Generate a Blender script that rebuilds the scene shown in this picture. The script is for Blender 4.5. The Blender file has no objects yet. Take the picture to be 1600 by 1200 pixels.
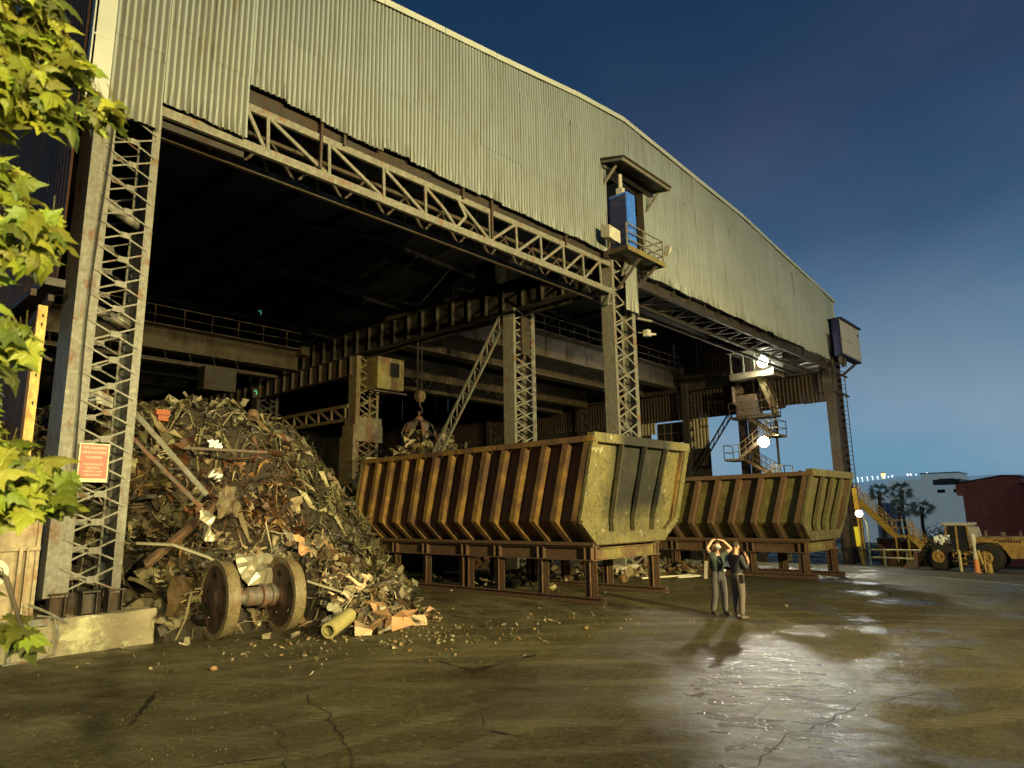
import bpy, math, random
from mathutils import Vector, Matrix, noise
R = math.radians
SC = bpy.context.scene
COL = SC.collection
rnd = random.Random(7)

# ------------------------------------------------------------------ helpers
WL = {}

def thing(name, label, cat, loc=(0, 0, 0), group=None):
    o = bpy.data.objects.new(name, None)
    o.empty_display_size = .3
    COL.objects.link(o)
    o.location = loc
    o['label'] = label
    o['category'] = cat
    if group:
        o['group'] = group
    WL[o.name] = Vector(loc)
    return o


def tag(o, label, cat, group=None, kind=None):
    o['label'] = label
    o['category'] = cat
    if group:
        o['group'] = group
    if kind:
        o['kind'] = kind
    return o


def struct(o):
    o['kind'] = 'structure'
    return o


class MB:
    def __init__(s):
        s.v = []
        s.f = []
        s.m = []
        s.c = []
        s.mi = 0
        s.col = None

    def add(s, vs, fs, col=None):
        n = len(s.v)
        s.v.extend([tuple(p) for p in vs])
        for f in fs:
            s.f.append(tuple(i + n for i in f))
            s.m.append(s.mi)
            s.c.append(col or (1, 1, 1))

    def box(s, x0, x1, y0, y1, z0, z1, col=None):
        vs = [(x0, y0, z0), (x1, y0, z0), (x1, y1, z0), (x0, y1, z0),
              (x0, y0, z1), (x1, y0, z1), (x1, y1, z1), (x0, y1, z1)]
        s.add(vs, [(0, 3, 2, 1), (4, 5, 6, 7), (0, 1, 5, 4), (1, 2, 6, 5), (2, 3, 7, 6), (3, 0, 4, 7)], col)

    def cham(s, x0, x1, y0, y1, z0, z1, b=.02, col=None):
        """box with chamfered edges"""
        cx, cy, cz = (x0 + x1) / 2, (y0 + y1) / 2, (z0 + z1) / 2
        hx, hy, hz = (x1 - x0) / 2, (y1 - y0) / 2, (z1 - z0) / 2
        import bmesh
        bm = bmesh.new()
        bmesh.ops.create_cube(bm, size=2)
        for v in bm.verts:
            v.co = Vector((cx + v.co.x * hx, cy + v.co.y * hy, cz + v.co.z * hz))
        bmesh.ops.bevel(bm, geom=bm.edges[:], offset=b, segments=2, affect='EDGES', profile=.6)
        bm.verts.ensure_lookup_table()
        s.add([v.co for v in bm.verts], [[v.index for v in f.verts] for f in bm.faces], col)
        bm.free()

    def bar(s, p, q, w, h=None, up=(0, 0, 1), col=None):
        h = w if h is None else h
        p = Vector(p)
        q = Vector(q)
        d = (q - p).normalized()
        u = Vector(up)
        if abs(d.dot(u)) > .98:
            u = Vector((1, 0, 0)) if abs(d.x) < .9 else Vector((0, 1, 0))
        a = d.cross(u).normalized() * (w / 2)
        b = a.cross(d).normalized() * (h / 2)
        vs = [p - a - b, p + a - b, p + a + b, p - a + b, q - a - b, q + a - b, q + a + b, q - a + b]
        s.add(vs, [(0, 3, 2, 1), (4, 5, 6, 7), (0, 1, 5, 4), (1, 2, 6, 5), (2, 3, 7, 6), (3, 0, 4, 7)], col)

    def ang(s, p, q, w, t=.02, up=(0, 0, 1), col=None):
        """L-section bar"""
        p = Vector(p)
        q = Vector(q)
        d = (q - p).normalized()
        u = Vector(up)
        if abs(d.dot(u)) > .98:
            u = Vector((0, 1, 0))
        a = d.cross(u).normalized()
        b = a.cross(d).normalized()
        s.bar(p - b * (w / 2 - t / 2), q - b * (w / 2 - t / 2), w, t, up, col)
        s.bar(p - a * (w / 2 - t / 2) + b * t / 2, q - a * (w / 2 - t / 2) + b * t / 2, t, w - t, up, col)

    def tube(s, pts, r, n=8, col=None, caps=True):
        pts = [Vector(p) for p in pts]
        rs = r if isinstance(r, (list, tuple)) else [r] * len(pts)
        rings = []
        prev = None
        for i, p in enumerate(pts):
            if i == 0:
                d = pts[1] - pts[0]
            elif i == len(pts) - 1:
                d = pts[-1] - pts[-2]
            else:
                d = pts[i + 1] - pts[i - 1]
            d.normalize()
            if prev is None:
                a = d.orthogonal().normalized()
            else:
                a = (prev - d * prev.dot(d)).normalized()
            prev = a
            b = d.cross(a)
            rings.append([p + (a * math.cos(2 * math.pi * k / n) + b * math.sin(2 * math.pi * k / n)) * rs[i] for k in range(n)])
        vs = [v for ring in rings for v in ring]
        fs = []
        for i in range(len(pts) - 1):
            for k in range(n):
                fs.append((i * n + k, i * n + (k + 1) % n, (i + 1) * n + (k + 1) % n, (i + 1) * n + k))
        if caps:
            fs.append(tuple(range(n))[::-1])
            fs.append(tuple((len(pts) - 1) * n + k for k in range(n)))
        s.add(vs, fs, col)

    def lathe(s, c, axis, prof, n=48, col=None):
        """prof: list of (t along axis, radius)"""
        c = Vector(c)
        ax = Vector(axis).normalized()
        a = ax.orthogonal().normalized()
        b = ax.cross(a)
        vs = []
        for t, r in prof:
            for k in range(n):
                w = 2 * math.pi * k / n
                vs.append(c + ax * t + (a * math.cos(w) + b * math.sin(w)) * r)
        fs = []
        for i in range(len(prof) - 1):
            for k in range(n):
                fs.append((i * n + k, i * n + (k + 1) % n, (i + 1) * n + (k + 1) % n, (i + 1) * n + k))
        s.add(vs, fs, col)

    def prism(s, poly, off, col=None):
        """closed prism: 3D polygon extruded by off"""
        n = len(poly)
        off = Vector(off)
        vs = [Vector(p) for p in poly] + [Vector(p) + off for p in poly]
        fs = [tuple(range(n))[::-1], tuple(range(n, 2 * n))]
        for k in range(n):
            fs.append((k, (k + 1) % n, n + (k + 1) % n, n + k))
        s.add(vs, fs, col)

    def igird(s, p, q, h, w, t=.03, stiff=0, up=(0, 0, 1)):
        p = Vector(p)
        q = Vector(q)
        u = Vector(up)
        s.bar(p + u * (h / 2 - t / 2), q + u * (h / 2 - t / 2), w, t)
        s.bar(p - u * (h / 2 - t / 2), q - u * (h / 2 - t / 2), w, t)
        s.bar(p, q, t, h - 2 * t)
        if stiff:
            L = (q - p).length
            d = (q - p) / L
            a = d.cross(u).normalized()
            n = int(L / stiff)
            for i in range(n + 1):
                c = p + d * (L * i / n * .995 + .05)
                for sg in (1, -1):
                    m = c + a * sg * (w / 4 + t / 4)
                    s.bar(m - u * (h / 2 - t), m + u * (h / 2 - t), w / 2 - t / 2, .025, up=d)

    def build(s, name, mats, parent=None, smooth=False, world=True):
        me = bpy.data.meshes.new(name)
        off = Vector((0, 0, 0))
        if parent is not None:
            off = WL.get(parent.name, Vector((0, 0, 0)))
        vs = [(a - off.x, b - off.y, c - off.z) for a, b, c in s.v] if world else s.v
        me.from_pydata(vs, [], s.f)
        if not isinstance(mats, (list, tuple)):
            mats = [mats]
        for m in mats:
            me.materials.append(m)
        me.polygons.foreach_set('material_index', s.m)
        if any(c != (1, 1, 1) for c in s.c):
            at = me.color_attributes.new('Col', 'FLOAT_COLOR', 'CORNER')
            arr = []
            for f, c in zip(s.f, s.c):
                for _ in f:
                    arr.extend((c[0], c[1], c[2], 1))
            at.data.foreach_set('color', arr)
        me.validate()
        me.update()
        if smooth:
            me.polygons.foreach_set('use_smooth', [True] * len(me.polygons))
        o = bpy.data.objects.new(name, me)
        COL.objects.link(o)
        if parent is not None:
            o.parent = parent
            WL[o.name] = off if world else Vector((0, 0, 0))
        else:
            WL[o.name] = Vector((0, 0, 0))
        return o


def copy_tree(o, parent=None):
    c = o.copy()
    COL.objects.link(c)
    if parent:
        c.parent = parent
    for ch in list(o.children):
        copy_tree(ch, c)
    return c


# ------------------------------------------------------------------ materials
class NT:
    def __init__(s, name):
        s.m = bpy.data.materials.new(name)
        s.m.use_nodes = True
        s.t = s.m.node_tree
        s.b = s.t.nodes['Principled BSDF']
        s.pos = s.t.nodes.new('ShaderNodeNewGeometry').outputs['Position']

    def n(s, ty, **kw):
        x = s.t.nodes.new(ty)
        for k, v in kw.items():
            setattr(x, k, v)
        return x

    def l(s, a, b):
        s.t.links.new(a, b)

    def put(s, sock, v):
        if hasattr(v, 'is_linked') or hasattr(v, 'links'):
            s.l(v, sock)
        else:
            if isinstance(v, tuple) and len(v) == 3 and sock.type == 'RGBA':
                v = v + (1,)
            sock.default_value = v

    def mapping(s, scale=(1, 1, 1), loc=(0, 0, 0), rot=(0, 0, 0), src=None):
        m = s.n('ShaderNodeMapping')
        s.l(src or s.pos, m.inputs['Vector'])
        m.inputs['Scale'].default_value = scale
        m.inputs['Location'].default_value = loc
        m.inputs['Rotation'].default_value = rot
        return m.outputs[0]

    def rotscale(s, deg, scale, loc=(0, 0, 0)):
        return s.mapping(scale, loc, (0, 0, 0), s.mapping((1, 1, 1), (0, 0, 0), (0, 0, R(deg))))

    def noise(s, scale, detail=6, rough=.55, vec=None, dist=0):
        x = s.n('ShaderNodeTexNoise')
        s.l(vec or s.pos, x.inputs['Vector'])
        x.inputs['Scale'].default_value = scale
        x.inputs['Detail'].default_value = detail
        x.inputs['Roughness'].default_value = rough
        x.inputs['Distortion'].default_value = dist
        return x.outputs[0]

    def ramp(s, f, stops):
        r = s.n('ShaderNodeValToRGB')
        s.l(f, r.inputs[0])
        e = r.color_ramp.elements
        while len(e) < len(stops):
            e.new(.5)
        for i, (p, c) in enumerate(stops):
            e[i].position = p
            e[i].color = c + (1,) if isinstance(c, tuple) else (c, c, c, 1)
        return r.outputs[0]

    def mix(s, f, a, b, bt='MIX'):
        x = s.n('ShaderNodeMix', data_type='RGBA', blend_type=bt)
        s.put(x.inputs[0], f)
        s.put(x.inputs[6], a)
        s.put(x.inputs[7], b)
        return x.outputs[2]

    def math(s, op, a, b=0.0, c=0.0):
        x = s.n('ShaderNodeMath', operation=op)
        s.put(x.inputs[0], a)
        s.put(x.inputs[1], b)
        if len(x.inputs) > 2:
            s.put(x.inputs[2], c)
        return x.outputs[0]

    def bump(s, h, strength=.3, dist=.02, normal=None):
        b = s.n('ShaderNodeBump')
        b.inputs['Strength'].default_value = strength
        b.inputs['Distance'].default_value = dist
        s.put(b.inputs['Height'], h)
        if normal is not None:
            s.l(normal, b.inputs['Normal'])
        return b.outputs[0]

    def sep(s, src=None):
        x = s.n('ShaderNodeSeparateXYZ')
        s.l(src or s.pos, x.inputs[0])
        return x.outputs

    def fin(s, base=None, rough=.6, metal=0.0, normal=None, spec=None):
        if base is not None:
            s.put(s.b.inputs['Base Color'], base)
        s.put(s.b.inputs['Roughness'], rough)
        s.put(s.b.inputs['Metallic'], metal)
        if normal is not None:
            s.l(normal, s.b.inputs['Normal'])
        if spec is not None:
            s.b.inputs['Specular IOR Level'].default_value = spec
        return s.m


def worn(name, c, rust=(.10, .045, .02), amt=.45, scale=1.5, rough=.6, metal=0.0, dark=.5, streak=True, bump=.25):
    """painted or bare steel, worn to rust and dirt"""
    k = NT(name)
    base = k.mix(k.ramp(k.noise(scale * 4, 8, .6), [(.35, 0.0), (.7, 1.0)]), tuple(x * dark for x in c), c)
    if streak:
        st = k.noise(scale * 2.2, 5, .6, k.mapping((3.5, 3.5, .35)))
        base = k.mix(k.ramp(st, [(.45, 0.0), (.72, .75)]), base, tuple(x * .45 for x in c))
    r = k.noise(scale, 9, .65, k.mapping((1, 1, .7), (3, 7, 1)))
    f = k.ramp(r, [(.62 - amt * .3, 0.0), (.72 - amt * .3, 1.0)])
    rc = k.mix(k.noise(scale * 9, 4), tuple(x * .55 for x in rust), tuple(x * 1.7 for x in rust))
    base = k.mix(f, base, rc)
    fine = k.noise(60, 3)
    nrm = k.bump(k.math('ADD', k.noise(scale * 10, 6), k.math('MULTIPLY', fine, .2)), bump, .02)
    rg = k.math('ADD', k.math('MULTIPLY', f, .25), k.math('MULTIPLY_ADD', k.noise(scale * 6, 3), .25, rough - .12))
    return k.fin(base, rg, metal, nrm)


M = {}
M['cream_steel'] = worn('cream_steel', (.24, .235, .18), (.14, .075, .04), .22, 2.6, .55)
M['brown_steel'] = worn('brown_steel', (.065, .052, .034), (.045, .028, .016), .5, 1.0, .6)
M['soot'] = worn('unlit_black_steel', (.003, .003, .003), (.003, .003, .002), .3, 1.0, .8)  # not soot but shade: near black for the unlit roof space
M['dark_steel'] = worn('dark_steel', (.032, .028, .020), (.030, .019, .012), .4, 1.0, .65)
M['crane_yellow'] = worn('crane_yellow', (.055, .040, .016), (.026, .017, .009), .45, .8, .6)
M['olive_steel'] = worn('olive_steel', (.20, .17, .09), (.10, .055, .03), .45, 1.0, .6)
M['orange_rust'] = worn('orange_rust', (.36, .21, .055), (.10, .055, .026), .55, .9, .62)
M['box_panel'] = worn('box_panel', (.13, .07, .03), (.10, .045, .02), .7, 1.1, .65)
M['frame_rust'] = worn('frame_rust', (.17, .105, .055), (.10, .055, .028), .6, 1.2, .7)
M['yellow_rail'] = worn('yellow_rail', (.62, .40, .07), (.16, .07, .03), .25, 2, .5)
M['pale_rail'] = worn('pale_rail', (.80, .68, .32), (.3, .18, .07), .15, 2, .5)
M['yellow_box'] = worn('yellow_box', (.25, .215, .065), (.10, .06, .03), .5, .9, .6)
M['loader_yellow'] = worn('loader_yellow', (.55, .34, .09), (.16, .08, .04), .25, 2, .5)
M['grey_iron'] = worn('grey_iron', (.16, .14, .11), (.12, .06, .035), .5, 3, .5)
M['wheel_face'] = worn('wheel_face', (.055, .032, .02), (.06, .03, .018), .6, 4, .6)
M['wheel_tread'] = worn('wheel_tread', (.25, .20, .10), (.11, .065, .03), .35, 5, .45)
M['blue_paint'] = worn('blue_paint', (.06, .22, .85), (.07, .09, .15), .12, 2, .45)
M['navy_paint'] = worn('navy_paint', (.018, .025, .10), (.03, .03, .05), .2, 2, .5)
M['white_paint'] = worn('white_paint', (.62, .60, .48), (.30, .22, .13), .18, 2, .5)
M['red_paint'] = worn('red_paint', (.32, .03, .02), (.14, .03, .02), .25, 2, .55)
M['pale_panel'] = worn('pale_panel', (.50, .40, .23), (.26, .16, .08), .3, 1.4, .6)
M['brown_panel'] = worn('brown_panel', (.11, .05, .018), (.07, .03, .012), .4, .7, .7)
M['yellow_post'] = worn('yellow_post', (.75, .45, .05), (.3, .16, .05), .15, 3, .45)
M['maroon_wall'] = worn('maroon_wall', (.22, .06, .045), (.08, .025, .02), .3, .5, .75)
M['white_wall'] = worn('white_wall', (.42, .42, .38), (.3, .28, .24), .3, .15, .85, streak=True)


def cladding(name, c, rowh=3.1, axis=0, dark=1.0):
    k = NT(name)
    x = k.sep()
    sx = k.math('FLOOR', k.math('DIVIDE', x[axis], 1.12))
    sz = k.math('FLOOR', k.math('DIVIDE', k.math('ADD', x[2], k.math('MULTIPLY', k.math('SINE', sx), .4)), rowh))
    cb = k.n('ShaderNodeCombineXYZ')
    k.l(sx, cb.inputs[0])
    k.l(sz, cb.inputs[1])
    wn = k.n('ShaderNodeTexWhiteNoise')
    k.l(cb.outputs[0], wn.inputs[0])
    tint = k.ramp(wn.outputs[0], [(0, .90), (.5, .97), (1, 1.05)])
    base = k.mix(1.0, c, tint, 'MULTIPLY')
    big = k.noise(.16, 4, .6)
    base = k.mix(k.ramp(big, [(.35, .0), (.7, .35)]), base, (c[0] * .62, c[1] * .6, c[2] * .52))
    # warm light toward the lower edge painted in, mixed with yellow-brown grime
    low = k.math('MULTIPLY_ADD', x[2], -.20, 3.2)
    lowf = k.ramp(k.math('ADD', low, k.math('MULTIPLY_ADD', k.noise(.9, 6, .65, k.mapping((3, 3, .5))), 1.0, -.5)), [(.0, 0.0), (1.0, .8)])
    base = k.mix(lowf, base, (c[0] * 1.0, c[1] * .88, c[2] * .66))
    lap = k.ramp(k.noise(2.2, 6, .7, k.mapping((1.6, 1.6, .28), (9, 2, 5))), [(.56, 0.0), (.68, .6)])
    base = k.mix(lap, base, (c[0] * .72, c[1] * .52, c[2] * .32))
    st = k.noise(1.3, 7, .65, k.mapping((5, 5, .22)))
    base = k.mix(k.ramp(st, [(.5, 0.0), (.78, .7)]), base, (c[0] * .45, c[1] * .38, c[2] * .28))
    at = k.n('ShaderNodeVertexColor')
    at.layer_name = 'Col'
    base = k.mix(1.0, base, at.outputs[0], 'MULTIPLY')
    spots = k.noise(7, 4, .6)
    base = k.mix(k.ramp(spots, [(.66, 0.0), (.74, .7)]), base, (.11, .075, .04))
    nrm = k.bump(k.noise(25, 4), .15, .01)
    return k.fin(base, k.math('MULTIPLY_ADD', st, .3, .4), .25, nrm)


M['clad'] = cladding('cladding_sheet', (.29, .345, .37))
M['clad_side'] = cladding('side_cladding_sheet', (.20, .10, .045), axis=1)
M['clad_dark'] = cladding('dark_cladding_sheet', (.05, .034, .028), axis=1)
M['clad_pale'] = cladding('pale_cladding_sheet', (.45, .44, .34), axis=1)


def trim_mat():
    k = NT('trim_metal')
    b = k.mix(k.noise(1.2, 6), (.42, .45, .38), (.62, .65, .56))
    return k.fin(b, .45, .3, k.bump(k.noise(12, 3), .1, .01))


M['trim'] = trim_mat()


def concrete():
    k = NT('mossy_concrete')
    b = k.mix(k.noise(2.5, 9, .65), (.16, .135, .075), (.42, .37, .24))
    f = k.ramp(k.noise(1.3, 8, .7, k.mapping((1, 1, 1), (5, 0, 3))), [(.5, 0.0), (.58, 1.0)])
    b = k.mix(f, b, k.mix(k.noise(9, 5), (.30, .31, .12), (.66, .62, .42)))
    h = k.math('ADD', k.noise(5, 8, .7), k.math('MULTIPLY', f, .35))
    return k.fin(b, .9, 0.0, k.bump(h, .8, .08))


M['concrete'] = concrete()


def boxend():
    """yellow-green end plate with pitted paint and a soot-dark middle"""
    k = NT('container_end_paint')
    x = k.sep()
    b = k.mix(k.noise(2.5, 8, .6), (.085, .078, .03), (.225, .20, .075))
    v = k.n('ShaderNodeTexVoronoi')
    wv = k.n('ShaderNodeVectorMath', operation='ADD')
    k.l(k.mapping((1, 1, .7)), wv.inputs[0])
    nz = k.n('ShaderNodeTexNoise')
    k.l(k.pos, nz.inputs['Vector'])
    nz.inputs['Scale'].default_value = 3
    nz.inputs['Detail'].default_value = 5
    k.l(nz.outputs['Color'], wv.inputs[1])
    k.l(wv.outputs[0], v.inputs['Vector'])
    v.inputs['Scale'].default_value = 6.5
    pit = k.ramp(k.math('MULTIPLY', v.outputs[0], k.math('MULTIPLY_ADD', k.noise(1.7, 5), 1.4, .2)), [(.18, 1.0), (.34, 0.0)])
    b = k.mix(k.math('MULTIPLY', pit, .65), b, (.045, .04, .02))
    ww = k.noise(3.0, 6)
    b = k.mix(k.ramp(ww, [(.62, 0.0), (.7, .6)]), b, (.55, .50, .35))
    # soot: centred across the plate, strongest high up
    dx = k.math('ABSOLUTE', k.math('SUBTRACT', x[0], 17.95))
    sx = k.ramp(k.math('ADD', k.math('DIVIDE', dx, 2.6), k.math('MULTIPLY_ADD', k.noise(1.1, 4), .5, -.25)), [(.38, 1.0), (.74, 0.0)])
    sz = k.ramp(k.math('MULTIPLY_ADD', k.noise(1.6, 4), .6, k.math('MULTIPLY_ADD', x[2], .6, -1.3)), [(.0, 0.0), (.7, 1.0)])
    soot = k.math('MULTIPLY', k.math('MULTIPLY', sx, sz), k.ramp(k.noise(5, 8, .75, k.mapping((1, 1, .35))), [(.25, .82), (.5, 1.0)]))
    b = k.mix(k.math('MULTIPLY', soot, .95), b, (.013, .014, .014))
    return k.fin(b, k.math('ADD', k.math('MULTIPLY_ADD', k.noise(4, 4), .3, .42), k.math('MULTIPLY', soot, .3)), .0, k.bump(k.math('ADD', k.noise(5, 7), k.math('MULTIPLY', pit, -.5)), .5, .03))


M['boxend'] = boxend()


def attr_mat(name, rough=.55, metal=.35, bump=.4):
    k = NT(name)
    a = k.n('ShaderNodeVertexColor')
    a.layer_name = 'Col'
    b = k.mix(k.ramp(k.noise(9, 6, .7), [(.3, .0), (.75, .8)]), a.outputs[0], k.mix(1.0, a.outputs[0], (.38, .30, .22), 'MULTIPLY'))
    b = k.mix(1.0, b, (.82, .80, .74), 'MULTIPLY')
    return k.fin(b, k.math('MULTIPLY_ADD', k.noise(6, 4), .4, rough - .2), metal, k.bump(k.noise(20, 6, .7), bump, .03))


M['scrap'] = attr_mat('mixed_scrap', .55, .15)


def core():
    k = NT('heap_core')
    b = k.mix(k.noise(3, 9, .7), (.012, .01, .007), (.09, .07, .04))
    return k.fin(b, .85, 0.0, k.bump(k.noise(4, 10, .75), 1.0, .25))


M['core'] = core()


def plain(name, c, rough=.6, metal=0.0, var=.25, scale=8, bump=.2):
    k = NT(name)
    b = k.mix(k.noise(scale, 6, .6), tuple(x * (1 - var) for x in c), tuple(min(1, x * (1 + var)) for x in c))
    return k.fin(b, rough, metal, k.bump(k.noise(scale * 3, 5), bump, .01))


M['card'] = plain('brown_cardboard', (.48, .27, .13), .85, 0, .25, 5, .3)
M['card_pale'] = plain('pale_cardboard', (.58, .42, .25), .85, 0, .3, 5, .3)
M['sheet_pale'] = plain('pale_sheet_metal', (.40, .37, .25), .4, .5, .3, 4, .3)
M['yellow_pipe'] = plain('yellow_pipe_paint', (.36, .32, .12), .45, 0, .35, 6)
M['brick'] = plain('red_brick', (.28, .09, .04), .9, 0, .25, 14, .5)
M['rubber'] = plain('black_rubber', (.022, .018, .014), .8, 0, .4, 12, .5)
M['skin'] = plain('skin', (.50, .28, .17), .5, 0, .08, 20, .05)
M['skin_pale'] = plain('skin_pale', (.62, .36, .24), .5, 0, .08, 20, .05)
M['hair'] = plain('dark_hair', (.035, .022, .012), .7, 0, .4, 40, .6)
M['shirt'] = plain('green_shirt_cloth', (.045, .06, .048), .85, 0, .3, 9, .4)
M['jacket'] = plain('dark_jacket_cloth', (.03, .028, .036), .75, 0, .4, 9, .5)
M['trouser'] = plain('grey_trouser_cloth', (.13, .125, .12), .85, 0, .25, 9, .4)
M['trouser2'] = plain('brown_grey_trouser_cloth', (.125, .105, .09), .85, 0, .25, 9, .4)
M['mask'] = plain('white_face_mask', (.75, .80, .74), .8, 0, .05, 20)
M['shoe'] = plain('work_shoe_leather', (.10, .08, .055), .7, 0, .3, 20)
M['glass_dark'] = plain('dark_glass', (.02, .022, .025), .12, 0, .2, 3, .02)
M['timber'] = plain('pale_timber', (.60, .55, .42), .8, 0, .2, 9, .3)
M['rubble'] = plain('pale_rubble', (.50, .45, .33), .9, 0, .35, 4, .8)
M['trunk'] = plain('tree_bark', (.10, .08, .05), .9, 0, .4, 9, .8)
M['cone'] = plain('orange_cone_plastic', (.75, .25, .08), .5, 0, .15, 6, .05)
M['line_paint'] = plain('worn_line_paint', (.55, .52, .38), .8, 0, .4, 3, .2)
M['sign_red'] = plain('sign_red', (.55, .05, .03), .45, 0, .12, 6, .03)
M['sign_text'] = plain('sign_cream_text', (.72, .60, .34), .5, 0, .05, 6, .02)
M['sign_white'] = plain('sign_white_disc', (.70, .64, .46), .5, 0, .12, 6, .05)
M['sign_grey'] = plain('sign_grey_digits', (.16, .15, .12), .6, 0, .1, 6, .05)
M['yellow_sign'] = plain('yellow_sign_paint', (.85, .72, .05), .45, 0, .1, 6, .03)


def emis(name, c, s):
    k = NT(name)
    k.b.inputs['Base Color'].default_value = c + (1,)
    k.b.inputs['Emission Color'].default_value = c + (1,)
    k.b.inputs['Emission Strength'].default_value = s
    # slight unevenness of the lens
    return k.m


M['lamp_on'] = emis('lit_lamp_glass', (1.0, .93, .66), 700)
M['lamp_cold'] = emis('lit_cold_lamp_glass', (.93, 1.0, .92), 120)
M['far_white'] = emis('far_lamp_white', (.9, .97, 1.0), 3.0)
M['far_gold'] = emis('far_lit_gold', (1.0, .72, .30), 1.4)
M['green_on'] = emis('green_signal_glass', (.15, .8, .55), .2)
M['cabin_sky'] = emis('sky_glow_pane', (.25, .42, .66), .5)  # pane glows itself, in place of the sky seen through it


def leafmat(name, c1, c2, tr=.35):
    k = NT(name)
    g = k.n('ShaderNodeObjectInfo')
    a = k.n('ShaderNodeVertexColor')
    a.layer_name = 'Col'
    b = k.mix(k.noise(14, 4), c1, c2)
    b = k.mix(1.0, b, a.outputs[0], 'MULTIPLY')
    k.fin(b, .5, 0.0, k.bump(k.noise(60, 4), .25, .004))
    t = k.n('ShaderNodeBsdfTranslucent')
    k.put(t.inputs[0], b)
    mx = k.n('ShaderNodeMixShader')
    mx.inputs[0].default_value = tr
    k.l(k.b.outputs[0], mx.inputs[1])
    k.l(t.outputs[0], mx.inputs[2])
    k.l(mx.outputs[0], k.t.nodes['Material Output'].inputs[0])
    return k.m


M['leaf'] = leafmat('plane_leaf', (.30, .34, .035), (.50, .50, .075))
M['bush'] = leafmat('dark_bush_leaf', (.025, .03, .014), (.06, .065, .03), .15)
M['palm'] = leafmat('palm_frond', (.03, .045, .028), (.07, .085, .05), .1)


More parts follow.
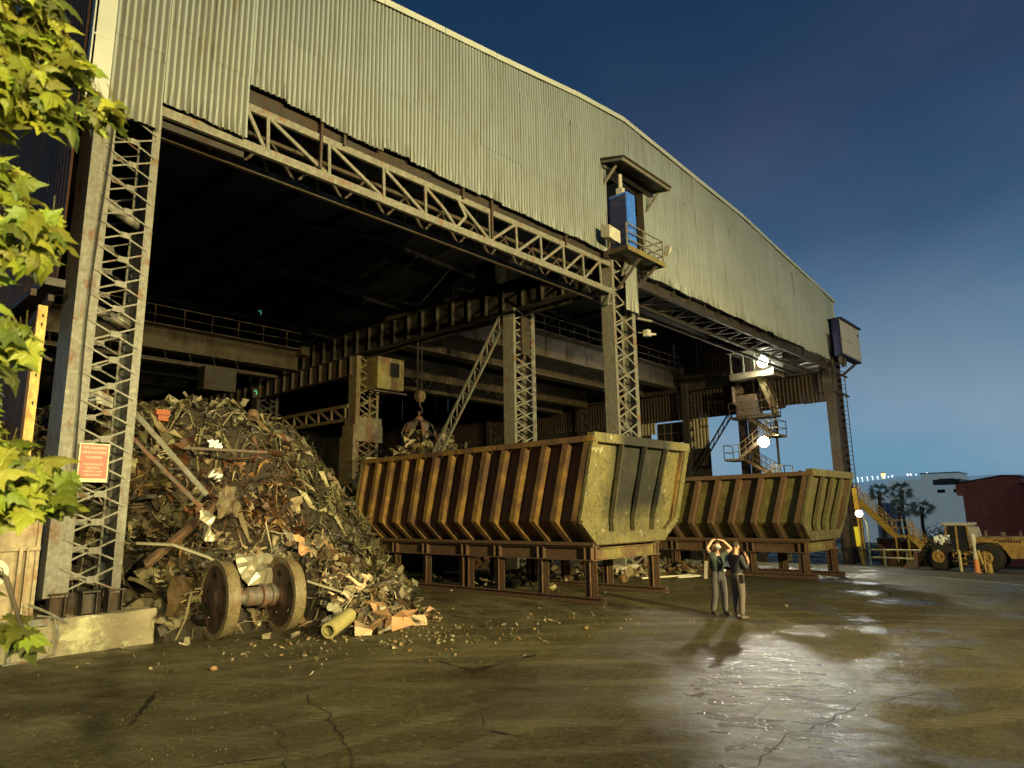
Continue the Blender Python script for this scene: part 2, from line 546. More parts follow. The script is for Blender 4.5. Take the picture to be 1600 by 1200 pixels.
def ground_mat():
    k = NT('oily_yard_ground')
    x = k.sep()
    grit = k.noise(30, 5, .75)
    b = k.mix(k.ramp(k.noise(.55, 10, .66), [(.3, 0.0), (.72, 1.0)]), (.040, .040, .013), (.170, .162, .058))
    b = k.mix(k.ramp(k.noise(.17, 6, .62, k.mapping((1, 1, 1), (13, 4, 0))), [(.42, 0.0), (.56, .85)]), b, (.034, .028, .010))
    b = k.mix(k.ramp(k.noise(3.2, 6, .7), [(.55, 0.0), (.70, .5)]), b, (.05, .04, .02))
    b = k.mix(k.ramp(grit, [(.60, 0.0), (.66, .75)]), b, (.30, .27, .16))
    fineg = k.noise(75, 3, .7)
    b = k.mix(k.ramp(fineg, [(.35, .0), (.68, .55)]), b, (.19, .165, .085))
    b = k.mix(k.ramp(k.noise(12, 6, .75), [(.50, .0), (.60, .6)]), b, (.03, .025, .010))
    b = k.mix(k.ramp(k.noise(5.5, 6, .75, k.mapping((1, 1, 1), (7, 7, 0))), [(.56, .0), (.64, .45)]), b, (.25, .22, .11))
    # dust dragged in bands across the yard by wheels (long in one direction)
    band = k.noise(1.0, 7, .62, k.rotscale(66, (.22, 1.0, 1), (4, 1, 0)))
    b = k.mix(k.ramp(band, [(.56, 0.0), (.70, .40)]), b, (.24, .215, .115))
    vs_ = k.n('ShaderNodeTexVoronoi')
    k.l(k.pos, vs_.inputs['Vector'])
    vs_.inputs['Scale'].default_value = 13
    sel = k.n('ShaderNodeSeparateColor')
    k.l(vs_.outputs['Color'], sel.inputs[0])
    dot = k.math('MULTIPLY', k.ramp(vs_.outputs['Distance'], [(.10, 1.0), (.20, 0.0)]), k.ramp(sel.outputs[0], [(.68, 0.0), (.72, 1.0)]))
    b = k.mix(k.math('MULTIPLY', dot, .8), b, k.mix(sel.outputs[1], (.02, .017, .01), (.34, .31, .19)))
    # tyre tracks: arcs of several lorries turning
    trs = []
    for (cx, cy, fr, off) in ((6.0, 17.0, 5.5, 0), (24.0, 22.0, 4.6, 5), (-4, -6, 6.2, 9)):
        ln = k.n('ShaderNodeVectorMath', operation='LENGTH')
        k.l(k.mapping((1, 1, 0), (-cx, -cy, 0)), ln.inputs[0])
        rad = k.math('ADD', ln.outputs[1], k.math('MULTIPLY', k.noise(.3, 3), .9))
        arcs = k.math('SINE', k.math('MULTIPLY', rad, fr))
        msk = k.ramp(k.noise(.2, 4, .55, k.mapping((1, 1, 1), (2 + off, 9 + off, 0))), [(.47, 0.0), (.6, 1.0)])
        trs.append(k.math('MULTIPLY', k.ramp(arcs, [(.45, 0.0), (.9, 1.0)]), msk))
    trk = k.math('MAXIMUM', k.math('MAXIMUM', trs[0], trs[1]), trs[2])
    lug = k.math('SINE', k.math('MULTIPLY', k.math('ADD', x[0], k.math('MULTIPLY', x[1], .6)), 38))
    trk2 = k.math('MULTIPLY', trk, k.math('MULTIPLY_ADD', lug, .22, .78))
    b = k.mix(k.math('MULTIPLY', trk2, .42), b, (.24, .21, .12))
    # water film: a long broken wet run in front of the tower lamps, small puddles elsewhere
    wx = k.n('ShaderNodeVectorMath', operation='LENGTH')
    q = k.mapping((1, 1, 0), (-9.9, -4.25, 0))
    q2 = k.mapping((.21, .62, 0), (0, 0, 0), (0, 0, 0), k.mapping((1, 1, 1), (0, 0, 0), (0, 0, R(-24)), q))
    k.l(q2, wx.inputs[0])
    zone = k.ramp(k.math('ADD', wx.outputs[1], k.math('MULTIPLY_ADD', k.noise(1.6, 7, .70), 1.3, -.65)), [(.55, 1.0), (1.15, 0.0)])
    film = k.ramp(k.noise(1.5, 7, .66, k.rotscale(66, (.5, 2.2, 1), (1, 7, 0))), [(.40, 0.0), (.54, 1.0)])
    pud = k.ramp(k.noise(.5, 8, .62, k.mapping((1, 1, 1), (31, 8, 0))), [(.50, 0.0), (.60, 1.0)])
    wet = k.math('MAXIMUM', k.math('MULTIPLY', zone, k.math('MULTIPLY_ADD', film, .45, .55)), k.math('MULTIPLY', pud, k.math('MULTIPLY_ADD', film, .45, .2)))
    b = k.mix(k.math('MULTIPLY', wet, .65), b, (.028, .024, .016))
    rough = k.math('MULTIPLY_ADD', wet, -.66, .86)
    rough = k.math('ADD', rough, k.math('MULTIPLY_ADD', grit, .22, -.11))
    # slab joints and cracks
    cr = k.n('ShaderNodeTexVoronoi', feature='DISTANCE_TO_EDGE')
    k.l(k.mapping((1, 1, 0), (1.3, .4, 0), (0, 0, .5)), cr.inputs['Vector'])
    cr.inputs['Scale'].default_value = .2
    dn = k.math('ADD', cr.outputs[0], k.math('MULTIPLY_ADD', k.noise(1.6, 5), .05, -.025))
    crack = k.math('MULTIPLY', k.ramp(dn, [(.0, 1.0), (.004, 0.0)]), k.ramp(k.noise(.35, 2, .5, k.mapping((1, 1, 1), (50, 3, 0))), [(.48, 0.0), (.58, .85)]))
    b = k.mix(crack, b, (.012, .01, .006))
    rip = k.noise(5.0, 5, .65, k.rotscale(66, (.4, 1.6, 1)))
    h = k.math('ADD', k.math('MULTIPLY', k.noise(1.1, 7, .6), .9), k.math('MULTIPLY', grit, .34))
    h = k.math('ADD', h, k.math('MULTIPLY', fineg, .16))
    h = k.math('ADD', h, k.math('MULTIPLY', trk2, .16))
    h = k.math('SUBTRACT', h, k.math('MULTIPLY', crack, .5))
    h = k.math('ADD', h, k.math('MULTIPLY', k.noise(8, 6, .68), .34))
    h = k.math('ADD', h, k.math('MULTIPLY', rip, .55))
    nrm = k.bump(h, .62, .07)
    k.l(wet, k.b.inputs['Coat Weight'])
    k.b.inputs['Coat Roughness'].default_value = .22
    k.b.inputs['Coat IOR'].default_value = 1.45
    k.l(k.bump(k.math('ADD', k.math('MULTIPLY', grit, .5), k.math('ADD', k.math('MULTIPLY', rip, .5), k.math('MULTIPLY', k.noise(9, 5, .7), .6))), .5, .05), k.b.inputs['Coat Normal'])
    k.l(k.math('MULTIPLY_ADD', wet, .45, .15), k.b.inputs['Specular IOR Level'])
    return k.fin(b, rough, 0.0, nrm)


M['ground'] = ground_mat()


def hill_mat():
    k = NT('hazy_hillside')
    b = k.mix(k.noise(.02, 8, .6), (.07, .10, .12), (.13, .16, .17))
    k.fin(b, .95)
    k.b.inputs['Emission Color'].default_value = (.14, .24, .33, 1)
    k.b.inputs['Emission Strength'].default_value = .75   # hazy evening blue painted on as the hill's own glow
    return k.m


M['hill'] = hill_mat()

def haze_glow(m, c, s):  # distant air painted on as the surface's own glow
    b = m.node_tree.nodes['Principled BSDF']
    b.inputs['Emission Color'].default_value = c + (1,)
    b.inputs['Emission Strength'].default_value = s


haze_glow(M['white_wall'], (.24, .33, .36), .40)
haze_glow(M['maroon_wall'], (.10, .035, .03), .16)
haze_glow(M['palm'], (.04, .06, .06), .25)

# ------------------------------------------------------------------ terrain
def gz(x, y=0):
    if x < 24:
        z = 0.0
    elif x < 30:
        z = -.055 * (x - 24) ** 2 / 12
    else:
        z = -.055 * (min(x, 80) - 27)
    return z


def axis_pts(lo, hi, fine0, fine1, step):
    p = []
    x = fine0
    while x <= fine1 + 1e-6:
        p.append(x)
        x += step
    d = step
    x = fine1
    while x < hi:
        d *= 1.35
        x += d
        p.append(min(x, hi))
    d = step
    x = fine0
    while x > lo:
        d *= 1.35
        x -= d
        p.insert(0, max(x, lo))
    return p


def make_ground():
    xs = axis_pts(-900, 1600, -6, 60, .5)
    ys = axis_pts(-900, 1600, -6, 40, .5)
    mb = MB()
    vs = []
    for y in ys:
        for x in xs:
            n = 0
            if -10 < x < 90 and -10 < y < 60:
                n = noise.noise(Vector((x * .35, y * .35, 0))) * .018
            vs.append((x, y, gz(x) + n))
    nx = len(xs)
    fs = []
    for j in range(len(ys) - 1):
        for i in range(nx - 1):
            a = j * nx + i
            fs.append((a, a + 1, a + nx + 1, a + nx))
    mb.add(vs, fs)
    struct(mb.build('ground', M['ground'], smooth=True))


make_ground()

YF = 15.6      # plane of the hall's open gable
XW = 3.6       # west wall
XE = 52.2      # east wall
ROOF = [(3.2, 16.9), (3.6, 17.0), (11.2, 18.4), (16.25, 19.2), (21.2, 20.05), (24.9, 20.5), (37.5, 19.9), (53.9, 18.15)]


def roofz(x):
    for (a, za), (b, zb) in zip(ROOF, ROOF[1:]):
        if x <= b:
            return za + (zb - za) * (x - a) / (b - a)
    return ROOF[-1][1]


# ------------------------------------------------------------------ corrugated sheets
def corr(mb, a0, a1, lo, hi, pl, axis='x', per=.15, amp=.03, sgn=-1, rows=3.1, ragged=.05, dent=1.0, col_w=7):
    """vertical corrugated sheets in the plane x or y = pl. lo/hi: functions of the running coordinate"""
    prof = [(0, 0), (.18, 1), (.5, 1), (.68, 0)]
    n = int(math.ceil((a1 - a0) / per))
    r2 = random.Random(int(a0 * 100) + int(pl * 10))
    for s0 in range(0, n, col_w):
        s1 = min(n, s0 + col_w)
        rg = r2.uniform(-ragged, ragged)
        tilt = r2.uniform(-ragged, ragged) * .6
        lean = r2.uniform(-.012, .012)
        us = []
        for i in range(s0, s1):
            for t, d in prof:
                us.append((a0 + (i + t) * per, d))
        us.append((min(a0 + s1 * per, a1), 0))
        us = [(min(u, a1), d) for u, d in us]
        ubase = us[0][0]
        zl = lambda u: lo(u) + rg + tilt * (u - ubase) + (r2.uniform(-.01, .01) if ragged else 0)
        zcuts = []
        zlo0 = lo(us[0][0])
        zhi0 = max(hi(u) for u, _ in us)
        off = r2.uniform(0, 1) * .5
        z = zlo0 + rows * (.55 + off * .4)
        cuts = []
        while z < zhi0 - .6:
            cuts.append(z)
            z += rows
        bands = []
        prevz = None
        edges = [None] + cuts + [None]
        for bi in range(len(edges) - 1):
            vs = []
            yo = -.03 * (len(edges) - bi) * -sgn * (1 if bi % 2 else .5)
            nrow = 5
            for u, d in us:
                z0 = edges[bi] - .06 if edges[bi] is not None else zl(u)
                z1 = edges[bi + 1] if edges[bi + 1] is not None else hi(u)
                z1 = min(z1, hi(u))
                z0 = min(z0, z1)
                for k in range(nrow):
                    zz = z0 + (z1 - z0) * k / (nrow - 1)
                    dd = sgn * d * amp + lean * sgn * (zz - z0) * .3
                    dd += dent * sgn * .05 * noise.noise(Vector((u * .45, zz * .3, pl)))
                    if bi == 0 and ragged and k == 0:
                        dd += r2.uniform(-.025, .045) * sgn
                    off2 = dd + yo * .5
                    vs.append((u, pl + off2, zz) if axis == 'x' else (pl + off2, u, zz))
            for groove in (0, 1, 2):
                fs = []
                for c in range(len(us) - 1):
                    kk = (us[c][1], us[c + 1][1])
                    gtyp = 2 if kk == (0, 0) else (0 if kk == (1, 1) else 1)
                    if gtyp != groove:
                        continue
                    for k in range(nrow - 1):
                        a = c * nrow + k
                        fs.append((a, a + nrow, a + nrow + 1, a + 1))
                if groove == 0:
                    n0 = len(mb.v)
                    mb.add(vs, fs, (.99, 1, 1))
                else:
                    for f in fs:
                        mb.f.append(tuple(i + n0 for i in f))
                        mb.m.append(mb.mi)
                        mb.c.append((.80, .79, .76) if groove == 1 else (.34, .31, .25))  # groove shade put into the face colours, darkest in the valleys


# ------------------------------------------------------------------ the hall
hall = thing('steel_hall', 'huge open steel hall clad in grey corrugated sheets over the scrap yard', 'industrial hall', (XW, YF, 0))


def zb_front(x):
    if x < 5.08:
        return 11.27
    if x < 7.12:
        return 11.93
    if x < 23.4:
        return 13.38 + .03 * math.sin(x)
    if x < 26.0:
        return 13.4
    return 13.17


mb = MB()
top = lambda u: roofz(u) - .12
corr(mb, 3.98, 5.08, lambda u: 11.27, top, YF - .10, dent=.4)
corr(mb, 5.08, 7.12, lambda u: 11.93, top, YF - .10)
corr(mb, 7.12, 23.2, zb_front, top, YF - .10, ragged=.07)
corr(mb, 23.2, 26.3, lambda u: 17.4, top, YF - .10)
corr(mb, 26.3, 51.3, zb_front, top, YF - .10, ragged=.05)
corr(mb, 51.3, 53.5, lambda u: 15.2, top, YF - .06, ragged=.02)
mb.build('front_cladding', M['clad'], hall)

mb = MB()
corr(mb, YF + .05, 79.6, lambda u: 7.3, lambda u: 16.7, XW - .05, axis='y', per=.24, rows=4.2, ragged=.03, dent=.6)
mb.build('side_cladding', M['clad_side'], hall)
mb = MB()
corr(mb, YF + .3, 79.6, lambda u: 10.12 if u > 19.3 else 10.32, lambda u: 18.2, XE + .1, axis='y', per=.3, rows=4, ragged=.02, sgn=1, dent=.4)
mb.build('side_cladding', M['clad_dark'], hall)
# flat corner sheets and roof-edge trim
mb = MB()
mb.box(3.58, 3.98, YF - .17, YF - .09, 11.15, 16.95)
mb.box(3.55, 3.62, YF - .17, YF + .25, 11.15, 16.95)
for z in (12.9, 14.75):
    mb.box(3.57, 3.985, YF - .178, YF - .08, z, z + .05)
mb.build('corner_trim', M['trim'], hall)
mb = MB()
mb.box(53.42, 53.56, YF - .16, YF + .5, 15.6, 18.15)
mb.build('corner_trim', M['trim'], hall)
mb = MB()
for (a, za), (b, zb_) in zip(ROOF, ROOF[1:]):
    n = max(1, int((b - a) / 2.5))
    for i in range(n):
        x0 = a + (b - a) * i / n
        x1 = a + (b - a) * (i + 1) / n
        z0 = roofz(x0)
        z1 = roofz(x1)
        j = rnd.uniform(-.012, .012)
        mb.prism([(x0 + .01, YF - .24, z0 - .15 + j), (x1 - .01, YF - .24, z1 - .15 + j), (x1 - .01, YF - .24, z1 + .03 + j), (x0 + .01, YF - .24, z0 + .03 + j)], (0, .03, 0))
        mb.prism([(x0 + .01, YF - .24, z0 + .03 + j), (x1 - .01, YF - .24, z1 + .03 + j), (x1 - .01, YF - .24, z1 + .06 + j), (x0 + .01, YF - .24, z0 + .06 + j)], (0, .5, 0))
mb.build('roof_trim', M['trim'], hall)
mb = MB()
rp = [(a, z) for a, z in ROOF]
vs = []
for a, z in rp:
    vs += [(a, YF - .2, z), (a, 80, z), (a, YF - .2, z - .1), (a, 80, z - .1)]
fs = []
for i in range(len(rp) - 1):
    b = i * 4
    fs += [(b, b + 4, b + 5, b + 1), (b + 2, b + 3, b + 7, b + 6), (b, b + 2, b + 6, b + 4), (b + 1, b + 5, b + 7, b + 3)]
mb.add(vs, fs)
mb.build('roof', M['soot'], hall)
mb = MB()
mb.box(XW - .2, XE + .2, 79.5, 79.7, -1.8, 20.4)
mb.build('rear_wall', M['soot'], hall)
mb = MB()
for yy in (24, 34, 44, 56, 68):
    pts = [(x, roofz(x) - .5) for x in range(4, 53, 3)]
    for (a, za), (b, zb_) in zip(pts, pts[1:]):
        mb.bar((a, yy, za), (b, yy, zb_), .2, .25)
        mb.bar((a, yy, 16.2), (b, yy, 16.2), .2, .22)
        mb.bar((a, yy, 16.2), (b, yy, zb_), .09)
for x in range(5, 53, 4):
    mb.bar((x, YF + .4, roofz(x) - .25), (x, 79, roofz(x) - .25), .12, .2)
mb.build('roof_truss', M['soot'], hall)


# lattice columns ------------------------------------------------------
def column(x0, x1, y0, y1, z0, z1, mat, wl=.14, wr=.14, pitch=.55, name='lattice_column', lace=.05, base=True, plates=False, parent=hall, faces='f'):
    c = MB()
    dy = y1 - y0
    # chords: channels with their web to the side
    for a, b in ((x0, x0 + wl), (x1 - wr, x1)):
        c.box(a, b, y0, y0 + .03, z0, z1)
        c.box(a, b, y1 - .03, y1, z0, z1)
    c.box(x0, x0 + .03, y0 + .03, y1 - .03, z0, z1)
    c.box(x1 - .03, x1, y0 + .03, y1 - .03, z0, z1)
    z = z0 + 1.4
    while z < z1:
        for xx in (x0 + wl * .3, x0 + wl * .7, x1 - wr * .5):
            c.box(xx - .012, xx + .012, y0 - .01, y0, z, z + .025)
        z += .7
    o = c.build(name, mat, parent)
    n = max(1, int((z1 - z0) / pitch))
    p = (z1 - z0) / n
    for yy, s in ((y0 - .012, -1), (y1 + .012, 1)):
        l = MB()
        for i in range(n):
            za = z0 + i * p
            zb2 = za + p
            l.bar((x0 + wl * .6, yy, za + .06), (x1 - wr * .5, yy, zb2 - .02), .014, lace, up=(0, 0, 1))
            l.bar((x0 + wl * .6, yy + s * .014, zb2 - .02), (x1 - wr * .5, yy + s * .014, za + .06), .014, lace, up=(0, 0, 1))
        l.build('lacing', mat, o)
    if plates:
        cx = (x0 + x1 + wl - wr) / 2
        for yy, s in ((y0 - .04, -1), (y1 + .04, 1)):
            for i in range(n):
                zc = z0 + (i + .5) * p + .02
                w = .10 + .02 * math.sin(i * 7)
                g = MB()
                g.prism([(cx - w, yy, zc - .065), (cx + w, yy, zc - .07), (cx + w * .95, yy, zc + .065), (cx - w * .9, yy, zc + .06)], (0, .012 * s, 0))
                g.build('gusset_plate', mat, o)
    return o


# left (near) gable column
lc = column(3.82, 5.16, YF, YF + .95, 1.05, 17.2, M['cream_steel'], .42, .17, .54, plates=True, lace=.036)
for xx in (4.07, 4.62, 5.08):
    b = MB()
    b.box(xx - .13, xx - .115, YF - .05, YF + .25, .68, 1.1)
    b.box(xx + .115, xx + .13, YF - .05, YF + .25, .68, 1.1)
    b.box(xx - .115, xx + .115, YF + .1, YF + .12, .68, 1.1)
    b.box(xx - .16, xx + .16, YF - .1, YF + .3, 1.1, 1.13)
    b.box(xx - .18, xx + .18, YF - .12, YF + .3, .655, .685)
    b.build('base_stub', M['brown_steel'], lc)
b = MB()
b.box(4.22, 4.98, YF + .45, YF + .5, .68, 1.08)
b.build('base_plate', M['brown_steel'], lc)
# internal tubes seen through the lattice
for za, zb2 in ((9.42, 9.1), (7.0, 6.75), (12.6, 12.35)):
    b = MB()
    b.tube([(4.2, YF + .5, za), (5.05, YF + .5, zb2)], .11, 12)
    b.build('tie_tube', M['cream_steel'], lc)
# middle gable column with corrugated casing near its head
mc = column(23.6, 25.32, YF, YF + .62, 0.0, 14.2, M['cream_steel'], .16, .26, .78, lace=.075)
b = MB()
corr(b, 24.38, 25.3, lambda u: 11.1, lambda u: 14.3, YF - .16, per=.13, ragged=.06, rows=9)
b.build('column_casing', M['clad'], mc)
b = MB()
b.tube([(24.0, YF + .3, 8.5), (24.9, YF + .3, 8.3)], .12, 10)
b.tube([(24.0, YF + .3, 6.05), (24.9, YF + .3, 5.9)], .12, 10)
b.bar((23.3, YF + .1, 11.2), (23.9, YF + .05, 12.9), .06)
b.bar((23.3, YF + .1, 11.2), (23.75, YF + .05, 11.4), .06)
b.bar((25.0, YF - .2, 13.4), (24.0, YF - .25, 12.6), .09)
b.bar((24.0, YF - .25, 12.6), (24.55, YF - .25, 13.7), .07)
b.bar((25.3, YF - .1, 10.95), (26.2, YF - .3, 10.95), .09)
b.build('stay_bracket', M['cream_steel'], mc)
# interior row and others (dim)
c2 = column(23.6, 25.2, 21.4, 22.1, 0.0, 12.4, M['cream_steel'], .16, .3, .62, lace=.07)
b = MB()
b.box(24.05, 24.65, 21.25, 21.33, 10.1, 12.0)
b.build('cable_panel', M['crane_yellow'], c2)
c1 = column(23.6, 25.3, 34.4, 35.2, 0.0, 12.2, M['olive_steel'], .3, .2, .8, lace=.09)
b = MB()
b.box(23.3, 25.45, 34.15, 35.3, 6.9, 7.9)
b.box(23.45, 25.4, 34.2, 35.3, 7.9, 8.4)
b.box(23.2, 23.4, 34.0, 35.4, 0, 7.2)
b.build('column_collar', M['olive_steel'], c1)
column(23.4, 25.1, 46.5, 47.3, 0.0, 14.0, M['dark_steel'], .25, .25, .8, lace=.09)
column(23.4, 25.1, 58, 58.8, 0.0, 14.0, M['dark_steel'], .25, .25, .8, lace=.09)
for yy in (27, 38, 50, 64):
    column(4.0, 5.2, yy, yy + .7, 0, 12.0, M['dark_steel'], .2, .2, .9, lace=.08)
for x0, yy in ((52.3, YF), (51.2, 22.2), (51.2, 27.0), (51.2, 38), (51.2, 50), (51.2, 64)):
    if yy == YF:
        rc = column(52.3, 54.05, yy, yy + .7, gz(52), 17.0, M['brown_steel'], .8, .15, .5, lace=.11)
    else:
        column(x0, x0 + (1.35 if yy > 23 else .6), yy, yy + .5, gz(51), 13.0, M['dark_steel'], .2, .2, .8, lace=.08)
# ladder on the east gable column and stub platforms
b = MB()
for z in range(-1, 17):
    for q in (.0, .33, .66):
        b.bar((53.6, YF - .06, z + q), (54.1, YF - .2, z + q + .02), .035)
b.bar((53.6, YF - .08, -1), (53.6, YF - .08, 12.5), .05)
b.bar((54.12, YF - .22, -1), (54.12, YF - .22, 12.5), .05)
for z in (10.9, 12.4):
    b.bar((50.9, YF - .15, z), (54.9, YF - .15, z - .05), .12)
b.bar((51.1, YF - .15, 10.9), (51.1, YF - .15, 12.5), .1)
b.bar((52.0, YF - .15, 10.9), (52.0, YF - .15, 13.2), .12)
b.build('column_ladder', M['brown_steel'], rc)

# front truss over the left bay ---------------------------------------
tr = MB()
y = YF + .08
tr.bar((5.15, y, 11.87), (23.7, y, 11.85), .12, .24)
tr.bar((5.15, y, 12.93), (23.6, y, 13.06), .1, .20)
o = tr.build('front_truss', M['cream_steel'], hall)
w = MB()
nx = [7.75, 9.6, 11.5, 13.15, 14.6, 16.1, 17.5, 18.9, 20.3, 21.6, 22.8]
prev = 7.1
for i, x in enumerate(nx):
    if i == 4:   # the bent pair
        w.bar((prev + .05, y - .02, 12.85), (13.95, y - .06, 12.35), .055, .10)
        w.bar((13.95, y - .06, 12.35), (14.45, y - .03, 11.95), .055, .10)
        w.bar((x + .0, y - .02, 12.9), (x + .28, y - .1, 12.4), .055, .09)
        w.bar((x + .28, y - .1, 12.4), (x - .05, y - .02, 11.95), .055, .09)
    else:
        if i < 6:
            w.bar((prev + .08, y - .02, 12.85), (x - .06, y - .02, 11.97), .055, .10)
        else:
            w.bar((prev + .08, y - .02, 11.97), (x - .06, y - .02, 12.95), .055, .10)
        w.bar((x, y - .02, 12.93), (x + .04, y - .02, 11.95), .05, .09)
    prev = x
w.build('truss_web', M['cream_steel'], o)
w = MB()
y2 = YF + 1.15
w.bar((5.2, y2, 11.87), (23.7, y2, 11.85), .12, .2)
w.bar((5.2, y2, 12.93), (23.7, y2, 13.0), .12, .2)
for i in range(11):
    x = 6 + i * 1.6
    w.bar((x, y2, 11.95), (x + .8, y2, 12.9), .07)
    w.bar((x + .8, y2, 12.9), (x + 1.6, y2, 11.95), .07)
    w.bar((x, YF + .1, 11.9), (x + .8, y2, 11.9), .06)
    w.bar((x, YF + .1, 12.95), (x + .8, y2, 12.95), .06)
# hangers between truss and sheeting
for x in (9.3, 10.05, 14.75, 16.15, 20.4):
    w.bar((x, YF - .02, 12.0 if x in (9.3, 16.15) else 13.0), (x, YF - .02, 13.5), .07)
w.build('rear_chord', M['brown_steel'], o)
w = MB()
w.box(7.1, 23.2, YF + .12, YF + .18, 13.1, 13.55)
w.box(5.1, 7.1, YF + .3, YF + .4, 11.75, 12.0)
w.bar((5.1, YF + .2, 11.6), (7.2, YF + .2, 11.62), .12, .16)
w.build('sheeting_rail', M['dark_steel'], hall)
# truss over the right bay
tr = MB()
tr.bar((25.3, y, 12.66), (52.4, y, 12.66), .16, .22)
tr.bar((25.3, YF + .5, 12.95), (52.4, YF + .5, 12.95), .14, .14)
tr.bar((25.3, YF + 1.6, 12.62), (52.4, YF + 1.6, 12.62), .16, .2)
tr.bar((25.3, YF + 2.6, 12.62), (52.4, YF + 2.6, 12.62), .12, .16)
for i in range(17):
    x = 26 + i * 1.6
    tr.bar((x, y, 12.66), (x + .8, YF + 1.6, 12.62), .07)
    tr.bar((x + .8, YF + 1.6, 12.62), (x + 1.6, y, 12.66), .07)
    tr.bar((x, YF + .1, 12.75), (x, YF + .1, 13.3), .06)
tr.box(26.3, 51.3, YF + .3, YF + .36, 12.95, 13.35)
tr.build('front_truss', M['dark_steel'], hall)

# crane runway along the middle row ------------------------------------
g = MB()
g.igird((24.1, YF + .4, 13.15), (24.1, 78, 13.15), 1.5, .5, .04, 1.25)
g.bar((24.1, YF + .4, 13.96), (24.1, 78, 13.96), .09, .12)
g.bar((25.0, YF + .4, 12.5), (25.0, 78, 12.5), .12, .25)
for i in range(24):
    yy = 17 + i * 1.3
    g.bar((24.1, yy, 12.45), (25.0, yy + .65, 12.5), .07)
g.build('runway_girder', M['dark_steel'], hall)
g = MB()
g.igird((23.6, 34.8, 11.6), (23.6, 60, 11.6), 1.2, .45, .04, 1.1)
g.build('runway_girder', M['brown_steel'], hall)
g = MB()
g.bar((23.6, 35.2, 9.15), (23.6, 58, 9.35), .16, .2)
g.bar((23.6, 35.2, 8.3), (23.6, 58, 8.5), .16, .2)
for i in range(15):
    yy = 35.5 + i * 1.5
    g.bar((23.6, yy, 8.3), (23.6, yy, 9.2), .12)
    g.bar((23.6, yy, 8.3), (23.6, yy + 1.5, 9.2), .12)
g.build('bracing_truss', M['olive_steel'], hall)
g = MB()
g.igird((51.6, YF + .7, 13.15), (51.6, 78, 13.15), 1.5, .5, .04, 0)
g.build('runway_girder', M['dark_steel'], hall)
g = MB()
g.igird((4.6, YF + 1, 12.3), (4.6, 78, 12.3), 1.3, .5, .04, 1.5)
g.build('runway_girder', M['dark_steel'], hall)
# raking lattice braces
def brace(p, q, w, mat, up):
    g = MB()
    p = Vector(p)
    q = Vector(q)
    d = (q - p).normalized()
    a = Vector((0, d.z, -d.y)).normalized() * w / 2
    g.bar(p - a, q - a, .1)
    g.bar(p + a, q + a, .1)
    n = int((q - p).length / .7)
    for i in range(n):
        t0 = i / n
        t1 = (i + 1) / n
        g.bar(p.lerp(q, t0) - a, p.lerp(q, t1) + a, .05)
        g.bar(p.lerp(q, t1) - a, p.lerp(q, t1) + a, .05)
    g.build('raking_brace', mat, hall)


brace((23.7, 22.2, 12.0), (23.7, 31.5, 0.0), .55, M['cream_steel'], 0)
brace((51.9, 23.6, 10.1), (51.9, 28.6, 3.5), .35, M['dark_steel'], 0)
# walls behind the heap and at the east side
g = MB()
g.box(XW - .05, XW + .05, 17.5, 79.6, -.1, 7.35)
g.build('wall_panel', M['brown_panel'], hall)
g = MB()
g.bar((3.4, 15.4, 7.18), (3.4, 60, 7.3), .35, .16)
g.bar((3.1, 15.6, 6.95), (3.1, 30, 7.1), .1, .14)
g.bar((3.4, 17.4, 6.5), (3.4, 15.6, 6.9), .1, .14)
g.build('wall_rail', M['brown_steel'], hall)
g = MB()
g.box(XE, XE + .1, 25.7, 79.6, gz(52) - .3, 7.6)
g.box(XE, XE + .1, 31.2, 79.6, 7.6, 10.2)
g.build('wall_panel', M['dark_steel'], hall)
g = MB()
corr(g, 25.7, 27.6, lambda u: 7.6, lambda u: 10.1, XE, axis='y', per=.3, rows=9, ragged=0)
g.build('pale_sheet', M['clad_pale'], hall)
g = MB()
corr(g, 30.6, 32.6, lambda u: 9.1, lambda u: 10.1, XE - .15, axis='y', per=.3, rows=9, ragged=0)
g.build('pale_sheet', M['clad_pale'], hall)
g = MB()
for z in (8.25, 9.1, 9.95):
    g.bar((XE - .05, 27.8, z), (XE - .05, 30.5, z), .07)
for i in range(5):
    g.bar((XE - .05, 27.8 + i * .67, 8.25), (XE - .05, 27.8 + i * .67, 9.95), .06)
wf = g.build('window', M['grey_iron'], hall)
g = MB()
g.box(XE + .0, XE + .04, 27.8, 30.5, 8.25, 9.95)
g.build('pane', M['glass_dark'], wf)

# doorway in the gable, its canopy, platform -----------------------------
g = MB()
g.box(23.1, 23.22, YF - .14, YF + .2, 13.2, 17.45)
g.box(26.28, 26.4, YF - .14, YF + .2, 13.2, 17.45)
g.box(23.1, 26.4, YF - .14, YF + .2, 17.3, 17.42)
g.build('door_frame', M['brown_steel'], hall)
g = MB()
g.prism([(22.8, YF - .1, 17.6), (27.1, YF - .1, 17.6), (26.55, YF - 1.5, 17.12), (22.55, YF - 1.5, 17.12)], (0, 0, .05))
nn = 38
for i in range(nn):
    xa = 22.57 + 3.96 * i / nn
    xt = 22.82 + 4.25 * i / nn
    g.bar((xa, YF - 1.57, 17.17), (xt, YF - .1, 17.68), .07, .04)
cp = g.build('canopy', M['brown_steel'], hall)
g = MB()
g.bar((22.6, YF - 1.45, 17.06), (26.5, YF - 1.45, 17.06), .08, .1)
g.bar((22.85, YF - .2, 17.5), (22.6, YF - 1.45, 17.07), .07, .09)
g.bar((27.0, YF - .2, 17.5), (26.5, YF - 1.45, 17.07), .07, .09)
g.bar((23.0, YF - .15, 16.5), (23.0, YF - .9, 17.2), .09)
g.bar((26.5, YF - .15, 16.4), (26.5, YF - .9, 17.2), .09)
